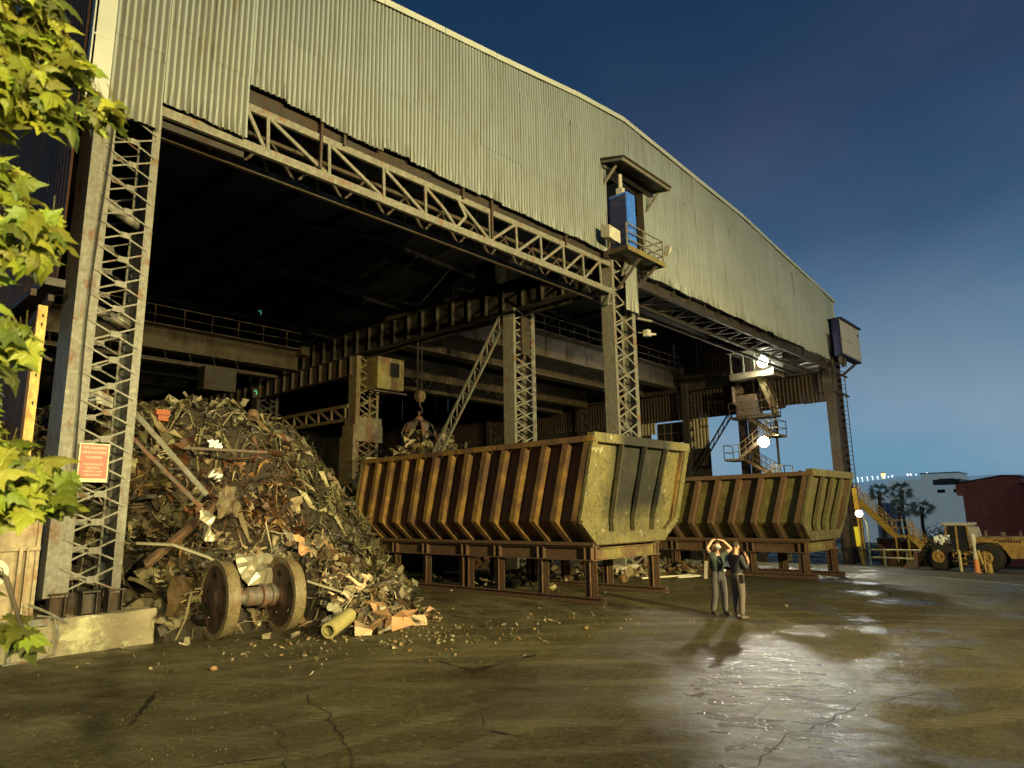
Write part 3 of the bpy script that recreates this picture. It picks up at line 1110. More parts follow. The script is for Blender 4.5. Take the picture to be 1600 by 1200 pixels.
g.bar((22.9, YF - .3, 17.3), (26.9, YF - .3, 17.3), .09, .12)
g.build('canopy_strut', M['cream_steel'], cp)
g = MB()
g.box(22.9, 25.9, YF - 1.25, YF - .1, 13.3, 13.36)
g.box(22.9, 25.9, YF - 1.3, YF - 1.24, 13.2, 13.4)
g.box(25.86, 25.93, YF - 1.24, YF - .1, 13.2, 13.4)
g.box(22.87, 22.93, YF - 1.24, YF - .1, 13.2, 13.4)
pf = g.build('platform', M['brown_steel'], hall)
g = MB()
g.box(22.85, 25.95, YF - 1.33, YF - 1.301, 13.18, 13.4)
g.build('platform_edge', M['yellow_box'], pf)
g = MB()
for x in (22.95, 24.3, 25.87):
    g.bar((x, YF - 1.25, 13.4), (x, YF - 1.25, 14.4), .05)
for z in (13.7, 14.05, 14.4):
    g.bar((22.95, YF - 1.25, z), (25.87, YF - 1.25, z), .045)
    g.bar((25.87, YF - 1.25, z), (25.87, YF - .12, z), .045)
g.bar((25.87, YF - .14, 13.4), (25.87, YF - .14, 14.4), .05)
g.build('platform_rail', M['cream_steel'], pf)
g = MB()
g.bar((24.2, YF - 1.1, 13.25), (23.9, YF - .1, 12.0), .1)
g.bar((25.6, YF - 1.1, 13.25), (25.3, YF - .1, 12.3), .1)
g.build('platform_strut', M['brown_steel'], pf)

# ------------------------------------------------------------------ equipment on the gable
cb = thing('electrical_cabinet', 'tall bright blue cabinet standing on the high platform in the gable doorway', 'cabinet', (23.7, YF - .55, 13.36))
g = MB()
g.cham(23.32, 23.98, YF - 1.1, YF - .2, 13.37, 16.0, .015)
g.build('cabinet_body', M['blue_paint'], cb)
g = MB()
g.box(23.30, 23.319, YF - 1.05, YF - .25, 13.6, 15.9)
g.build('cabinet_side', M['navy_paint'], cb)
g = MB()
g.box(23.36, 23.95, YF - 1.115, YF - 1.101, 13.55, 15.85)
g.box(23.9, 23.93, YF - 1.14, YF - 1.115, 14.7, 14.85)
g.build('cabinet_door', M['blue_paint'], cb)
g = MB()
g.box(23.45, 23.7, YF - .8, YF - .5, 16.0, 16.35)
g.tube([(23.58, YF - .65, 16.3), (23.58, YF - .65, 17.0)], .09, 10)
g.build('cable_duct', M['white_paint'], cb)
g = MB()
g.box(24.0, 24.08, YF - 1.0, YF - .7, 15.0, 15.6)
g.build('side_box', M['white_paint'], cb)

fl = thing('floodlight', 'unlit boxy white floodlight fixed left of the gable platform', 'floodlight', (22.55, YF - .5, 13.7))
g = MB()
g.prism([(22.05, YF - 1.0, 13.55), (22.85, YF - 1.0, 13.5), (22.95, YF - .55, 13.65), (22.1, YF - .55, 13.7)], (0, 0, .55))
g.build('lamp_housing', M['white_paint'], fl)
g = MB()
g.tube([(22.4, YF - .75, 13.5), (22.45, YF - .7, 13.25), (22.75, YF - .3, 13.1), (22.9, YF - .05, 13.1)], .03, 8)
g.build('lamp_bracket', M['grey_iron'], fl)

fl = thing('floodlight', 'small white floodlight tilted up at the right end of the gable platform', 'floodlight', (26.2, YF - 1.2, 13.9))
g = MB()
g.prism([(25.95, YF - 1.45, 13.7), (26.35, YF - 1.45, 14.1), (26.28, YF - 1.45, 14.35), (26.12, YF - 1.45, 14.0)], (0, .35, 0))
g.build('lamp_housing', M['white_paint'], fl)
g = MB()
g.bar((25.87, YF - 1.25, 13.75), (26.1, YF - 1.3, 13.85), .04)
g.build('lamp_bracket', M['grey_iron'], fl)
fl = thing('floodlight', 'small pale lamp box on an arm right of the middle lattice column', 'floodlight', (25.7, YF - .3, 10.3))
g = MB()
g.cham(25.55, 25.85, YF - .45, YF - .2, 10.15, 10.45, .02)
g.tube([(25.85, YF - .32, 10.3), (26.3, YF - .4, 10.35)], .05, 8)
g.build('lamp_housing', M['white_paint'], fl)
g = MB()
g.bar((25.3, YF - .1, 10.3), (25.6, YF - .3, 10.3), .04)
g.build('lamp_bracket', M['grey_iron'], fl)

kb = thing('equipment_box', "blue box with a cream side hanging at the hall's right corner", 'equipment box', (53.0, YF - .6, 13.0))
x0, x1 = 51.7, 56.3
g = MB()
g.box(x0, x1, YF - .95, YF - .4, 13.5, 16.2)
g.build('box_body', M['navy_paint'], kb)
g = MB()
g.box(x0 + .08, x1 - .06, YF - .98, YF - .951, 13.62, 16.15)
g.build('side_panel', M['white_paint'], kb)
g = MB()
g.box(x0 + 1.2, x0 + 2.6, YF - 1.0, YF - .981, 14.7, 14.74)
g.box(x1 - .5, x1 - .3, YF - 1.02, YF - .981, 15.5, 15.75)
g.build('panel_seam', M['navy_paint'], kb)
g = MB()
g.box(x0 - .1, x1 + .15, YF - 1.15, YF - .15, 16.2, 16.29)
g.build('box_lid', M['navy_paint'], kb)
g = MB()
g.bar((56.0, YF - .6, 13.5), (54.1, YF - .1, 12.4), .14)
g.build('box_bracket', M['brown_steel'], kb)
g = MB()
g.tube([(52.4, YF - .6, 13.5), (52.4, YF - .5, 12.9)], .16, 10)
g.build('box_bracket', M['brown_steel'], kb)
g = MB()
g.tube([(53.3, YF - .6, 13.5), (53.3, YF - .5, 12.9)], .16, 10)
g.build('box_bracket', M['brown_steel'], kb)

# ------------------------------------------------------------------ overhead cranes
def crane(name, label, x0, x1, ys, z0, z1, mat, group=None, rail=True, xoff=0):
    t = thing(name, label, 'overhead crane', ((x0 + x1) / 2, ys[0][0], z0))
    for yy, h in ys:
        g = MB()
        g.box(x0 + .5, x1 - .4, yy, yy + .7, z0 + h, z1 + h)
        g.box(x0 + .5, x1 - .4, yy - .12, yy + .82, z1 + h, z1 + h + .08)
        g.box(x0 + .5, x1 - .4, yy - .12, yy + .82, z0 + h - .06, z0 + h)
        n = int((x1 - x0) / 2.2)
        for i in range(n):
            xx = x0 + 1 + i * 2.2
            g.box(xx, xx + .03, yy - .03, yy, z0 + h, z1 + h)
        g.build('girder', mat, t)
    for xx in (x0, x1 - .6):
        g = MB()
        g.box(xx, xx + .6, ys[0][0] - .8, ys[-1][0] + 1.5, z1 - .3, z1 + .3)
        g.build('end_truck', M['brown_steel'], t)
    if rail:
        g = MB()
        yy = ys[0][0] - .5
        g.box(x0 + .6, x1 - .6, yy - .3, yy + .38, z1 + .02, z1 + .08)
        xx = x0 + .7
        while xx < x1 - .6:
            g.bar((xx, yy - .3, z1), (xx, yy - .3, z1 + 1.1), .04)
            xx += 1.6
        for z in (.55, 1.1):
            g.bar((x0 + .7, yy - .3, z1 + z), (x1 - .7, yy - .3, z1 + z), .04)
        g.build('walkway_rail', M['brown_steel'], t)
    return t


ca = crane('overhead_crane', 'ochre double girder crane bridge spanning the dark left bay', 4.8, 23.2, [(40, 0), (42.6, -.15)], 12.05, 13.2, M['crane_yellow'])
g = MB()
g.bar((5.5, 39.6, 11.4), (19.5, 39.6, 11.35), .08)
for i in range(10):
    g.bar((6 + i * 1.4, 39.6, 11.4), (6 + i * 1.4, 40, 12.0), .05)
g.box(16.5, 18.4, 39.3, 40.2, 9.9, 11.3)
g.build('service_cage', M['dark_steel'], ca)
ub = crane('overhead_crane', 'nearest ochre crane bridge across the right bay behind the lattice columns', 24.3, 51.4, [(28, 0), (31, -.35)], 12.75, 14.1, M['crane_yellow'])
lb = crane('overhead_crane', 'far ochre crane bridge with the yellow cab hung at its left end', 24.3, 51.4, [(37, -.1), (40, -.3)], 12.2, 13.5, M['crane_yellow'], rail=False)
g = MB()
g.cham(24.3, 26.3, 33.2, 35.2, 10.1, 12.1, .05)
cabo = g.build('crane_cab', M['yellow_box'], lb)
g = MB()
g.box(25.2, 25.9, 33.15, 33.19, 10.9, 11.8)
g.box(26.301, 26.33, 33.5, 34.6, 10.8, 11.8)
g.build('cab_window', M['glass_dark'], cabo)
for xx in (24.4, 26.2):
    g = MB()
    g.bar((xx, 34, 12.1), (xx, 37.1, 12.9), .12)
    g.build('cab_hanger', M['brown_steel'], cabo)
g = MB()
g.bar((24.0, 33.3, 9.95), (26.6, 33.3, 9.95), .1)
g.build('cab_hanger', M['brown_steel'], cabo)
g = MB()
for i in range(9):
    x = 26.5 + i * 1.1
    pts = [(x + 1.0 * t / 6, 33.0, 11.6 - 1.0 * math.sin(math.pi * t / 6) * (.8 + .3 * math.sin(i))) for t in range(7)]
    g.tube(pts, .025, 5)
g.build('festoon_cable', M['rubber'], lb)

ec = thing('hoist_cabinet', 'brown and yellow steel box standing on the crane rail below the roof', 'cabinet', (24.2, 23.5, 14.0))
g = MB()
g.box(23.75, 24.6, 22.75, 24.2, 14.05, 15.4)
g.build('cabinet_body', M['brown_steel'], ec)
g = MB()
g.box(23.77, 24.58, 22.72, 22.748, 14.08, 15.37)
g.build('cabinet_door', M['yellow_box'], ec)

# hook, ropes and grab above the second heap
hk = thing('hook_block', 'yellow hook block hanging on ropes above the far scrap heap', 'crane hook', (24.95, 30.0, 8.8))
g = MB()
g.cham(24.75, 25.15, 29.85, 30.15, 8.9, 9.55, .06)
g.lathe((24.95, 29.8, 9.25), (0, 1, 0), [(0, .05), (0, .28), (.12, .28), (.28, .28), (.4, .28), (.4, .05)], 20)
g.build('block', M['yellow_box'], hk)
g = MB()
for dx, dy in ((-.15, 0), (.15, 0), (-.15, .1), (.15, .1)):
    g.tube([(24.95 + dx, 30 + dy, 9.5), (24.95 + dx, 30 + dy, 12.7)], .02, 5)
g.build('rope', M['dark_steel'], hk)
g = MB()
g.tube([(24.95, 30, 8.95), (24.95, 30, 8.7), (25.1, 30, 8.55), (25.12, 30, 8.35), (24.95, 30, 8.22), (24.8, 30, 8.32)], .055, 8)
g.build('hook', M['crane_yellow'], hk)
gr = thing('grab', 'grey orange peel grab hanging from the hook over the far heap', 'grab', (24.9, 30, 7.2))
g = MB()
g.lathe((24.9, 30, 7.5), (0, 0, 1), [(0, .02), (0, .26), (.3, .3), (.55, .18), (.6, .02)], 16)
g.tube([(24.9, 30, 8.1), (24.9, 30, 8.35)], .05, 6)
g.build('grab_head', M['grey_iron'], gr)
for k in range(6):
    a = k * math.pi / 3 + .3
    ca_, sa = math.cos(a), math.sin(a)
    prof = [(.28, 7.85, .16), (.75, 7.6, .26), (.98, 7.1, .3), (.82, 6.65, .2), (.45, 6.4, .03)]
    g = MB()
    vs = []
    for r, z, w_ in prof:
        for s in (-1, 1):
            for q in (0, .07):
                vs.append((24.9 + ca_ * (r - q) - sa * w_ * s, 30 + sa * (r - q) + ca_ * w_ * s, z))
    fs = []
    for i in range(4):
        b0 = i * 4
        fs += [(b0, b0 + 4, b0 + 6, b0 + 2), (b0 + 1, b0 + 3, b0 + 7, b0 + 5), (b0, b0 + 1, b0 + 5, b0 + 4), (b0 + 2, b0 + 6, b0 + 7, b0 + 3)]
    g.add(vs, fs)
    g.build('tine', M['grey_iron'], gr)

for z, lab in ((17.3, 'upper of two small green signal lamps in the dark left bay'), (11.3, 'lower of two small green signal lamps in the dark left bay')):
    t = thing('signal_lamp', lab, 'signal lamp', (23.0, 46.2, z), 'green signal lamps')
    g = MB()
    g.tube([(22.93, 46.1, z + .15), (23.08, 46.1, z + .19), (23.15, 46.1, z + .08), (23.12, 46.1, z - .1)], .045, 6)
    g.build('lens', M['green_on'], t)
    g = MB()
    g.box(22.9, 23.3, 46.2, 46.3, z - .3, z + .4)
    g.bar((23.1, 46.3, z), (23.4, 46.6, z), .05)
    g.build('back_plate', M['dark_steel'], t)

# ------------------------------------------------------------------ plinth, bulkhead, signs (left)
pl = thing('concrete_plinth', 'long mossy chipped concrete plinth under the left lattice column', 'concrete plinth', (4.6, 15.6, 0))
g = MB()
import bmesh
bm = bmesh.new()
bmesh.ops.create_grid(bm, x_segments=2, y_segments=2, size=1)
bm.free()


def rough_block(mb, x0, x1, y0, y1, z0, z1, step=.12, amp=.035, seed=0):
    """block with broken edges, as a displaced box grid"""
    bm = bmesh.new()
    bmesh.ops.create_cube(bm, size=1)
    bmesh.ops.subdivide_edges(bm, edges=bm.edges[:], cuts=int(max(x1 - x0, y1 - y0) / step), use_grid_fill=True)
    c = Vector(((x0 + x1) / 2, (y0 + y1) / 2, (z0 + z1) / 2))
    h = Vector(((x1 - x0), (y1 - y0), (z1 - z0)))
    for v in bm.verts:
        p = Vector((v.co.x * h.x, v.co.y * h.y, v.co.z * h.z)) + c
        e = sum(1 for a in v.co if abs(abs(a) - .5) < 1e-4)
        n = noise.noise_vector(p * 2.3 + Vector((seed, 0, 0))) + noise.noise_vector(p * 6 + Vector((seed, 4, 0))) * .5
        k = amp * (1 if e == 1 else 1.6)
        q = p + n * k
        if e > 1:
            q += (c - p).normalized() * amp * (.6 + abs(noise.noise(p * 3)) * 2)
        if v.co.z < -.49:
            q.z = z0
        v.co = q
    bm.verts.ensure_lookup_table()
    mb.add([v.co for v in bm.verts], [[v.index for v in f.verts] for f in bm.faces])
    bm.free()


rough_block(g, 2.2, 5.82, 15.38, 17.0, -.05, .68, .1, .03)
g.build('plinth_block', M['concrete'], pl, smooth=False)
g = MB()
g.box(2.9, 3.9, 15.25, 15.35, .6, .72)
g.box(3.15, 3.2, 15.28, 15.36, 0.02, .62)
g.box(3.3, 3.36, 15.28, 15.36, 0.02, .62)
g.build('edge_strip', M['cream_steel'], pl)

bh = thing('steel_bulkhead', 'pale steel bulkhead wall with a round numbered disc behind the leaves', 'steel wall', (3.0, 15.8, .68))
g = MB()
g.box(1.4, 3.72, 15.75, 15.82, .66, 3.35)
g.build('wall_plate', M['pale_panel'], bh)
g = MB()
g.box(1.4, 3.72, 15.66, 15.75, 1.95, 2.02)
g.box(3.38, 3.44, 15.62, 15.75, .68, 2.0)
g.box(3.5, 3.53, 15.62, 15.75, .68, 2.0)
g.box(3.66, 3.72, 15.7, 15.75, .68, 3.35)
g.box(1.4, 3.72, 15.7, 15.75, 3.29, 3.35)
g.build('stiffener', M['pale_panel'], bh)


def text_mesh(name, body, size, loc, mat, parent, rot=(R(90), 0, 0), align='CENTER', extrude=.002, xs=1.0):
    cu = bpy.data.curves.new(name, 'FONT')
    cu.body = body
    cu.size = size
    cu.align_x = align
    cu.align_y = 'CENTER'
    cu.extrude = extrude
    to = bpy.data.objects.new(name + '_tmp', cu)
    COL.objects.link(to)
    dg = bpy.context.evaluated_depsgraph_get()
    me = bpy.data.meshes.new_from_object(to.evaluated_get(dg))
    bpy.data.objects.remove(to)
    me.materials.clear()
    me.materials.append(mat)
    o = bpy.data.objects.new(name, me)
    COL.objects.link(o)
    o.rotation_euler = rot
    o.scale = (xs, 1, 1)
    off = WL.get(parent.name, Vector((0, 0, 0)))
    o.parent = parent
    o.location = Vector(loc) - off
    return o


dk = thing('number_disc', 'round cream disc reading 20 on the pale steel bulkhead', 'number disc', (3.02, 15.7, 1.55))
g = MB()
g.lathe((3.02, 15.74, 1.57), (0, -1, 0), [(0, 0.0), (0, .25), (.02, .25), (.02, 0.0)], 40)
g.build('disc', M['sign_white'], dk)
text_mesh('digits', '20', .26, (3.07, 15.715, 1.57), M['sign_grey'], dk)

yp = thing('marker_post', 'bright yellow perforated steel post standing above the pale bulkhead', 'marker post', (3.3, 15.6, 3.35))
g = MB()
g.prism([(3.20, 15.55, 3.3), (3.36, 15.55, 3.3), (3.36, 15.55, 6.7), (3.20, 15.55, 6.7)], (0, .02, 0))
g.box(3.20, 3.215, 15.57, 15.63, 3.3, 6.7)
g.build('post_plate', M['yellow_post'], yp)
g = MB()
for z in (6.5, 6.32, 5.45, 5.3, 4.75, 4.0):
    g.lathe((3.29, 15.548, z), (0, -1, 0), [(0, 0), (0, .022), (.004, .022), (.004, 0)], 10)
    g.box(3.28, 3.30, 15.543, 15.549, z - .05, z + .02)
g.build('bolt_hole', M['rubber'], yp)

sg = thing('warning_sign', 'red warning sign with cream lettering on the left lattice column', 'warning sign', (4.42, 15.5, 3.6))
g = MB()
z0, z1, x0, x1 = 3.25, 4.02, 4.15, 4.69
g.box(x0, x1, 15.49, 15.5, z0, z1)
g.build('sign_border', M['sign_text'], sg)
g = MB()
g.box(x0 + .02, x1 - .02, 15.484, 15.4895, z0 + .07, z1 - .02)
g.build('sign_board', M['sign_red'], sg)
cx = (x0 + x1) / 2
for i, (t, z, s) in enumerate((('VİNÇ ÇALIŞIRKEN', 3.93, .062), ('KANCA ALTINDA', 3.84, .066), ('VE SAHADA', 3.74, .068), ('DURMAK GEÇMEK', 3.60, .052), ('TEHLİKELİ ve', 3.53, .052), ('KESİNLİKLE YASAK', 3.46, .048), ('GİRME LÜTFEN', 3.39, .052))):
    text_mesh('lettering', t, s, (cx, 15.482, z), M['sign_text'], sg, xs=.82)
text_mesh('lettering', 'İŞ GÜVENLİĞİ BİRİMİ', .042, (cx, 15.488, 3.285), M['sign_red'], sg, xs=.8)

cbm = thing('power_cable', 'black cable hanging down the left lattice column to the plinth', 'cable', (4.0, 15.5, .7))
g = MB()
pts = [(4.12 + .05 * math.sin(z * .7) - .02 * (12 - z) * .3, 15.52, z) for z in [12.5, 11.5, 10.5, 9.5, 8.5, 7.5, 6.5, 5.5, 4.5, 3.5]]
g.tube(pts, .018, 6)
g.build('cable_run', M['rubber'], cbm)
g = MB()
g.tube([(3.55, 15.4, 1.0), (3.9, 15.3, .8), (4.15, 15.15, .62)], .025, 6)
g.tube([(3.7, 15.35, .78), (3.98, 15.3, .72), (4.05, 15.25, .4), (4.0, 15.2, .08), (3.7, 15.15, .03), (3.2, 15.1, .02)], .022, 6)
g.build('cable_loop', M['cream_steel'], cbm)

# ------------------------------------------------------------------ scrap heaps
def seg_dist(x, y, a, b):
    ax, ay = a
    bx, by = b
    t = ((x - ax) * (bx - ax) + (y - ay) * (by - ay)) / ((bx - ax) ** 2 + (by - ay) ** 2 + 1e-9)
    t = max(0, min(1, t))
    return math.hypot(x - ax - t * (bx - ax), y - ay - t * (by - ay))


def fbm(x, y, s):
    return noise.fractal(Vector((x * s, y * s, 3.1)), .65, 2.0, 6)


def h_main(x, y):
    d = seg_dist(x, y, (4.6, 20.0), (10.3, 20.1))
    h = min(5.45 + .25 * fbm(x, y, .9), 6.45 - 1.34 * d)
    h = min(h, 5.0 + .35 * (x - 5.0)) if x < 7 else h
    h2 = 1.5 - .75 * seg_dist(x, y, (7.6, 15.7), (9.6, 15.3)) 
    if x < 8.0:
        h2 = min(h2, (x - 7.0) * 1.2 if y < 15.2 else 1.6)
    h3 = .75 - .62 * seg_dist(x, y, (9.9, 13.9), (10.2, 13.6))
    h = max(h, h2, h3)
    if h < -.6:
        return -.6
    h += (fbm(x, y, .55) * .55 + noise.noise(Vector((x * 2.2, y * 2.2, 1))) * .16) * min(1, max(0, h * .8 + .3))
    if y < 15.35 and x < 9.0:
        h = min(h, (y - 14.9) * 1.5 if y > 14.0 else -.3)
    # keep clear of plinth and bulkhead
    if y < 16.9 and x < 6.0:
        h = min(h, .55 if y > 16 else -.4)
    return h


def h_far(x, y):
    d = seg_dist(x, y, (24.0, 29.2), (26.5, 29.5))
    h = min(6.9, 7.2 - 1.15 * d)
    if h < -.6:
        return -.6
    return h + fbm(x, y, .5) * .45 * min(1, max(0, h + .6))


SW = [(.46, .41, .23), (.28, .21, .10), (.16, .11, .05), (.20, .17, .10), (.30, .18, .07), (.08, .06, .03), (.40, .35, .20)]
GREEN = [(.16, .155, .075), (.11, .105, .05), (.22, .21, .11), (.06, .055, .03), (.34, .32, .18), (.15, .11, .05)]
RED = [(.24, .11, .04), (.16, .07, .03), (.11, .06, .03), (.34, .20, .07), (.50, .42, .26), (.07, .04, .025), (.26, .20, .10)]
PALE = [(.50, .46, .30), (.42, .36, .22), (.30, .26, .16), (.20, .16, .10), (.13, .11, .07), (.58, .55, .40), (.45, .30, .16)]


def piece(mb, p, s, kind, col, r):
    """one bit of scrap at p, size s"""
    rot = Matrix.Rotation(r.uniform(0, 6.28), 3, 'Z') @ Matrix.Rotation(r.gauss(0, .7), 3, 'X') @ Matrix.Rotation(r.gauss(0, .7), 3, 'Y')
    P = lambda a, b, c: p + rot @ Vector((a, b, c)) * s
    if kind == 0:    # curled strip
        w = r.uniform(.08, .2)
        k = r.uniform(.5, 3.0)
        n = 5
        vs = []
        for i in range(n + 1):
            t = i / n
            a = k * t
            x = math.sin(a) / max(k, .1) * 1.2
            z = (1 - math.cos(a)) / max(k, .1) * 1.2
            vs += [P(x - .5, -w / 2, z), P(x - .5, w / 2, z)]
        mb.add(vs, [(2 * i, 2 * i + 2, 2 * i + 3, 2 * i + 1) for i in range(n)], col)
    elif kind == 1:  # crumpled plate
        n = 3
        vs = []
        for i in range(n + 1):
            for j in range(n + 1):
                vs.append(P(i / n - .5 + r.uniform(-.09, .09), (j / n - .5) * .8 + r.uniform(-.09, .09), r.uniform(-.16, .16)))
        fs = []
        for i in range(n):
            for j in range(n):
                a = i * (n + 1) + j
                if r.random() < .1:
                    continue
                fs.append((a, a + n + 1, a + n + 2, a + 1))
        mb.add(vs, fs, col)
    elif kind == 2:  # bar or angle
        L = r.uniform(.8, 1.8)
        w = r.uniform(.03, .07)
        q = P(-L / 2, 0, 0)
        e = P(L / 2, 0, 0)
        mid = P(0, r.uniform(-.25, .25), r.uniform(-.1, .25))
        mb.bar(q, mid, w * s * 1.2, w * s * .8, col=col)
        mb.bar(mid, e, w * s * 1.2, w * s * .8, col=col)
    elif kind == 3:  # chunk
        vs = []
        for a in (-1, 1):
            for b in (-1, 1):
                for c in (-1, 1):
                    vs.append(P(a * .25 * r.uniform(.6, 1.2), b * .2 * r.uniform(.6, 1.2), c * .14 * r.uniform(.5, 1.2)))
        mb.add(vs, [(0, 1, 3, 2), (4, 6, 7, 5), (0, 4, 5, 1), (2, 3, 7, 6), (0, 2, 6, 4), (1, 5, 7, 3)], col)
    else:            # tube or wire
        pts = [P((i / 4 - .5), .22 * math.sin(i * 1.9 + r.random() * 3), .18 * math.sin(i * 1.3 + r.random() * 3)) for i in range(5)]
        mb.tube(pts, s * r.uniform(.012, .03), 5, col=col)


def heap(name, label, hf, x0, x1, y0, y1, step, count, zone, seed, szf):
    t = thing(name, label, 'scrap heap', ((x0 + x1) / 2, (y0 + y1) / 2, 0))
    t['kind'] = 'stuff'
    g = MB()
    nx = int((x1 - x0) / step)
    ny = int((y1 - y0) / step)
    vs = []
    for j in range(ny + 1):
        for i in range(nx + 1):
            x = x0 + i * step
            y = y0 + j * step
            vs.append((x, y, hf(x, y) - .12))
    fs = []
    for j in range(ny):
        for i in range(nx):
            a = j * (nx + 1) + i
            if max(vs[a][2], vs[a + 1][2], vs[a + nx + 1][2], vs[a + nx + 2][2]) > -.1:
                fs.append((a, a + 1, a + nx + 2, a + nx + 1))
    g.add(vs, fs)
    co = g.build('heap_core', M['core'], t)
    co['kind'] = 'stuff'
    g = MB()
    r = random.Random(seed)
    n = 0
    tries = 0
    while n < count and tries < count * 12:
        tries += 1
        x = r.uniform(x0, x1)
        y = y0 + (y1 - y0) * r.random() ** 1.25
        h = hf(x, y)
        if h < .02:
            continue
        sl = math.hypot(hf(x + .2, y) - h, hf(x, y + .2) - h) / .2
        if r.random() > .45 + .4 * sl:
            continue
        cols, kinds = zone(x, y, h, r)
        s = szf(x, y, h, r)
        c = r.choice(cols)
        m = r.choice((.16, .3, .45, .6, .8, 1.1)) * r.uniform(.8, 1.15)
        piece(g, Vector((x, y, h + r.uniform(-.10, .10))), s, r.choice(kinds), tuple(q * m for q in c), r)
        n += 1
    # long tangled wires, strips and rods lacing the surface together
    n = 0
    tries = 0
    while n < count // 14 and tries < count:
        tries += 1
        x = r.uniform(x0, x1)
        y = y0 + (y1 - y0) * r.random() ** 1.5
        h = hf(x, y)
        if h < .1:
            continue
        cols, kinds = zone(x, y, h, r)
        a = r.uniform(0, 6.28)
        L = r.uniform(.4, 1.5)
        c = r.choice(cols)
        m = r.uniform(.7, 1.35)
        c = tuple(q * m for q in c)
        pts = []
        for i in range(6):
            xx = x + math.cos(a) * L * (i / 5 - .5)
            yy = y + math.sin(a) * L * (i / 5 - .5) * .6
            a += r.uniform(-.5, .5)
            pts.append(Vector((xx, yy, max(.03, hf(xx, yy)) + r.uniform(.0, .14) + .12 * math.sin(i * 1.3))))
        if r.random() < .5:
            g.tube(pts, r.uniform(.008, .022), 5, col=c)
        else:
            w_ = r.uniform(.03, .09)
            vs_ = []
            for i, p in enumerate(pts):
                o2 = Vector((math.sin(i * .7 + a), math.cos(i * .9), .6 * math.sin(i + a))).normalized() * w_
                vs_ += [p - o2, p + o2]
            g.add(vs_, [(2 * i, 2 * i + 2, 2 * i + 3, 2 * i + 1) for i in range(5)], c)
        n += 1
    bo = g.build('loose_scrap', M['scrap'], t)
    bo['kind'] = 'stuff'
    return t


def zone_main(x, y, h, r):
    if x > 10.6 + .35 * math.sin(h * 2):
        return (GREEN, [0, 0, 1, 4, 2]) if h > .9 or y > 17 else (PALE, [0, 1, 1, 3, 2, 4])
    if h < 1.9 and x > 7.2:
        return PALE, [0, 1, 1, 3, 2, 4]
    if x < 6.7 and h < 4.6:
        return (SW + GREEN, [2, 2, 0, 1, 4, 1])
    if 7.0 + r.uniform(-.5, .5) < x < 10.4 + r.uniform(-.5, .5) and h < 4.4 + r.uniform(-.4, .4):
        return RED, [0, 3, 3, 4, 1, 0]
    return GREEN + [(.45, .43, .30), (.24, .21, .12), (.3, .28, .18)], [0, 3, 1, 0, 4]


def size_main(x, y, h, r):
    if x < 7 and h < 4.5:
        return r.choice((r.uniform(.15, .4), r.uniform(.3, .95)))
    if h < 1.9:
        return r.choice((r.uniform(.08, .2), r.uniform(.15, .6)))
    return r.choice((r.uniform(.06, .14), r.uniform(.06, .18), r.uniform(.1, .28), r.uniform(.15, .5)))


heap('scrap_heap', 'tall heap of tangled mixed scrap metal filling the left bay of the hall', h_main, .5, 16.2, 12.0, 27, .22, 15000, zone_main, 11, size_main)
heap('scrap_heap', 'far heap of brownish scrap showing above the first container', h_far, 17.5, 33, 22.8, 36, .35, 2600,
     lambda x, y, h, r: (RED + SW + PALE[:3], [0, 1, 2, 3, 1]), 12, lambda x, y, h, r: r.uniform(.2, .9))

# individual large scrap pieces ------------------------------------------
def scrapobj(name, label, cat, mat, fn, group=None, kw=None):
    g = MB()
    fn(g)
    o = g.build(name, mat, None, **(kw or {}))
    return tag(o, label, cat, group)


scrapobj('steel_beam', 'long rusty beam sloping down from the heap top beside the left column', 'steel beam', M['cream_steel'],
         lambda g: (g.ang((5.4, 17.4, 5.35), (7.05, 16.2, 3.05), .10, .02), ))
scrapobj('steel_beam', 'shorter thin beam lying just below the long sloping beam', 'steel beam', M['grey_iron'],
         lambda g: g.ang((5.55, 17.0, 4.4), (6.9, 16.0, 2.7), .07, .02))
scrapobj('steel_beam', 'broad brown beam lying across the left foot of the heap', 'steel beam', M['frame_rust'],
         lambda g: g.igird((5.6, 15.6, 1.55), (7.6, 16.7, 2.9), .17, .14, .02))
scrapobj('steel_pipe', 'thin horizontal pipe sticking out near the heap top', 'pipe', M['grey_iron'],
         lambda g: g.tube([(7.0, 17.6, 4.25), (8.9, 17.0, 4.2)], .04, 8))
scrapobj('steel_beam', 'pale curved bar reaching from the plinth end into the scrap', 'steel beam', M['sheet_pale'],
         lambda g: g.tube([(5.5, 15.9, 2.0), (6.1, 15.5, 1.95), (6.8, 15.3, 1.65), (7.3, 15.2, 1.3)], .035, 6))
scrapobj('brick_block', 'stack of two orange red bricks on top of the scrap heap', 'bricks', M['brick'],
         lambda g: (g.cham(6.75, 7.1, 18.9, 19.2, 5.22, 5.37, .01), g.cham(6.8, 7.07, 18.9, 19.18, 5.06, 5.21, .01)))
scrapobj('metal_drum', 'rusty orange round lump near the top of the heap', 'drum', M['frame_rust'],
         lambda g: g.lathe((9.4, 18.9, 5.45), (.3, .4, .8), [(-.1, 0), (-.12, .14), (0, .17), (.12, .14), (.1, 0)], 16))


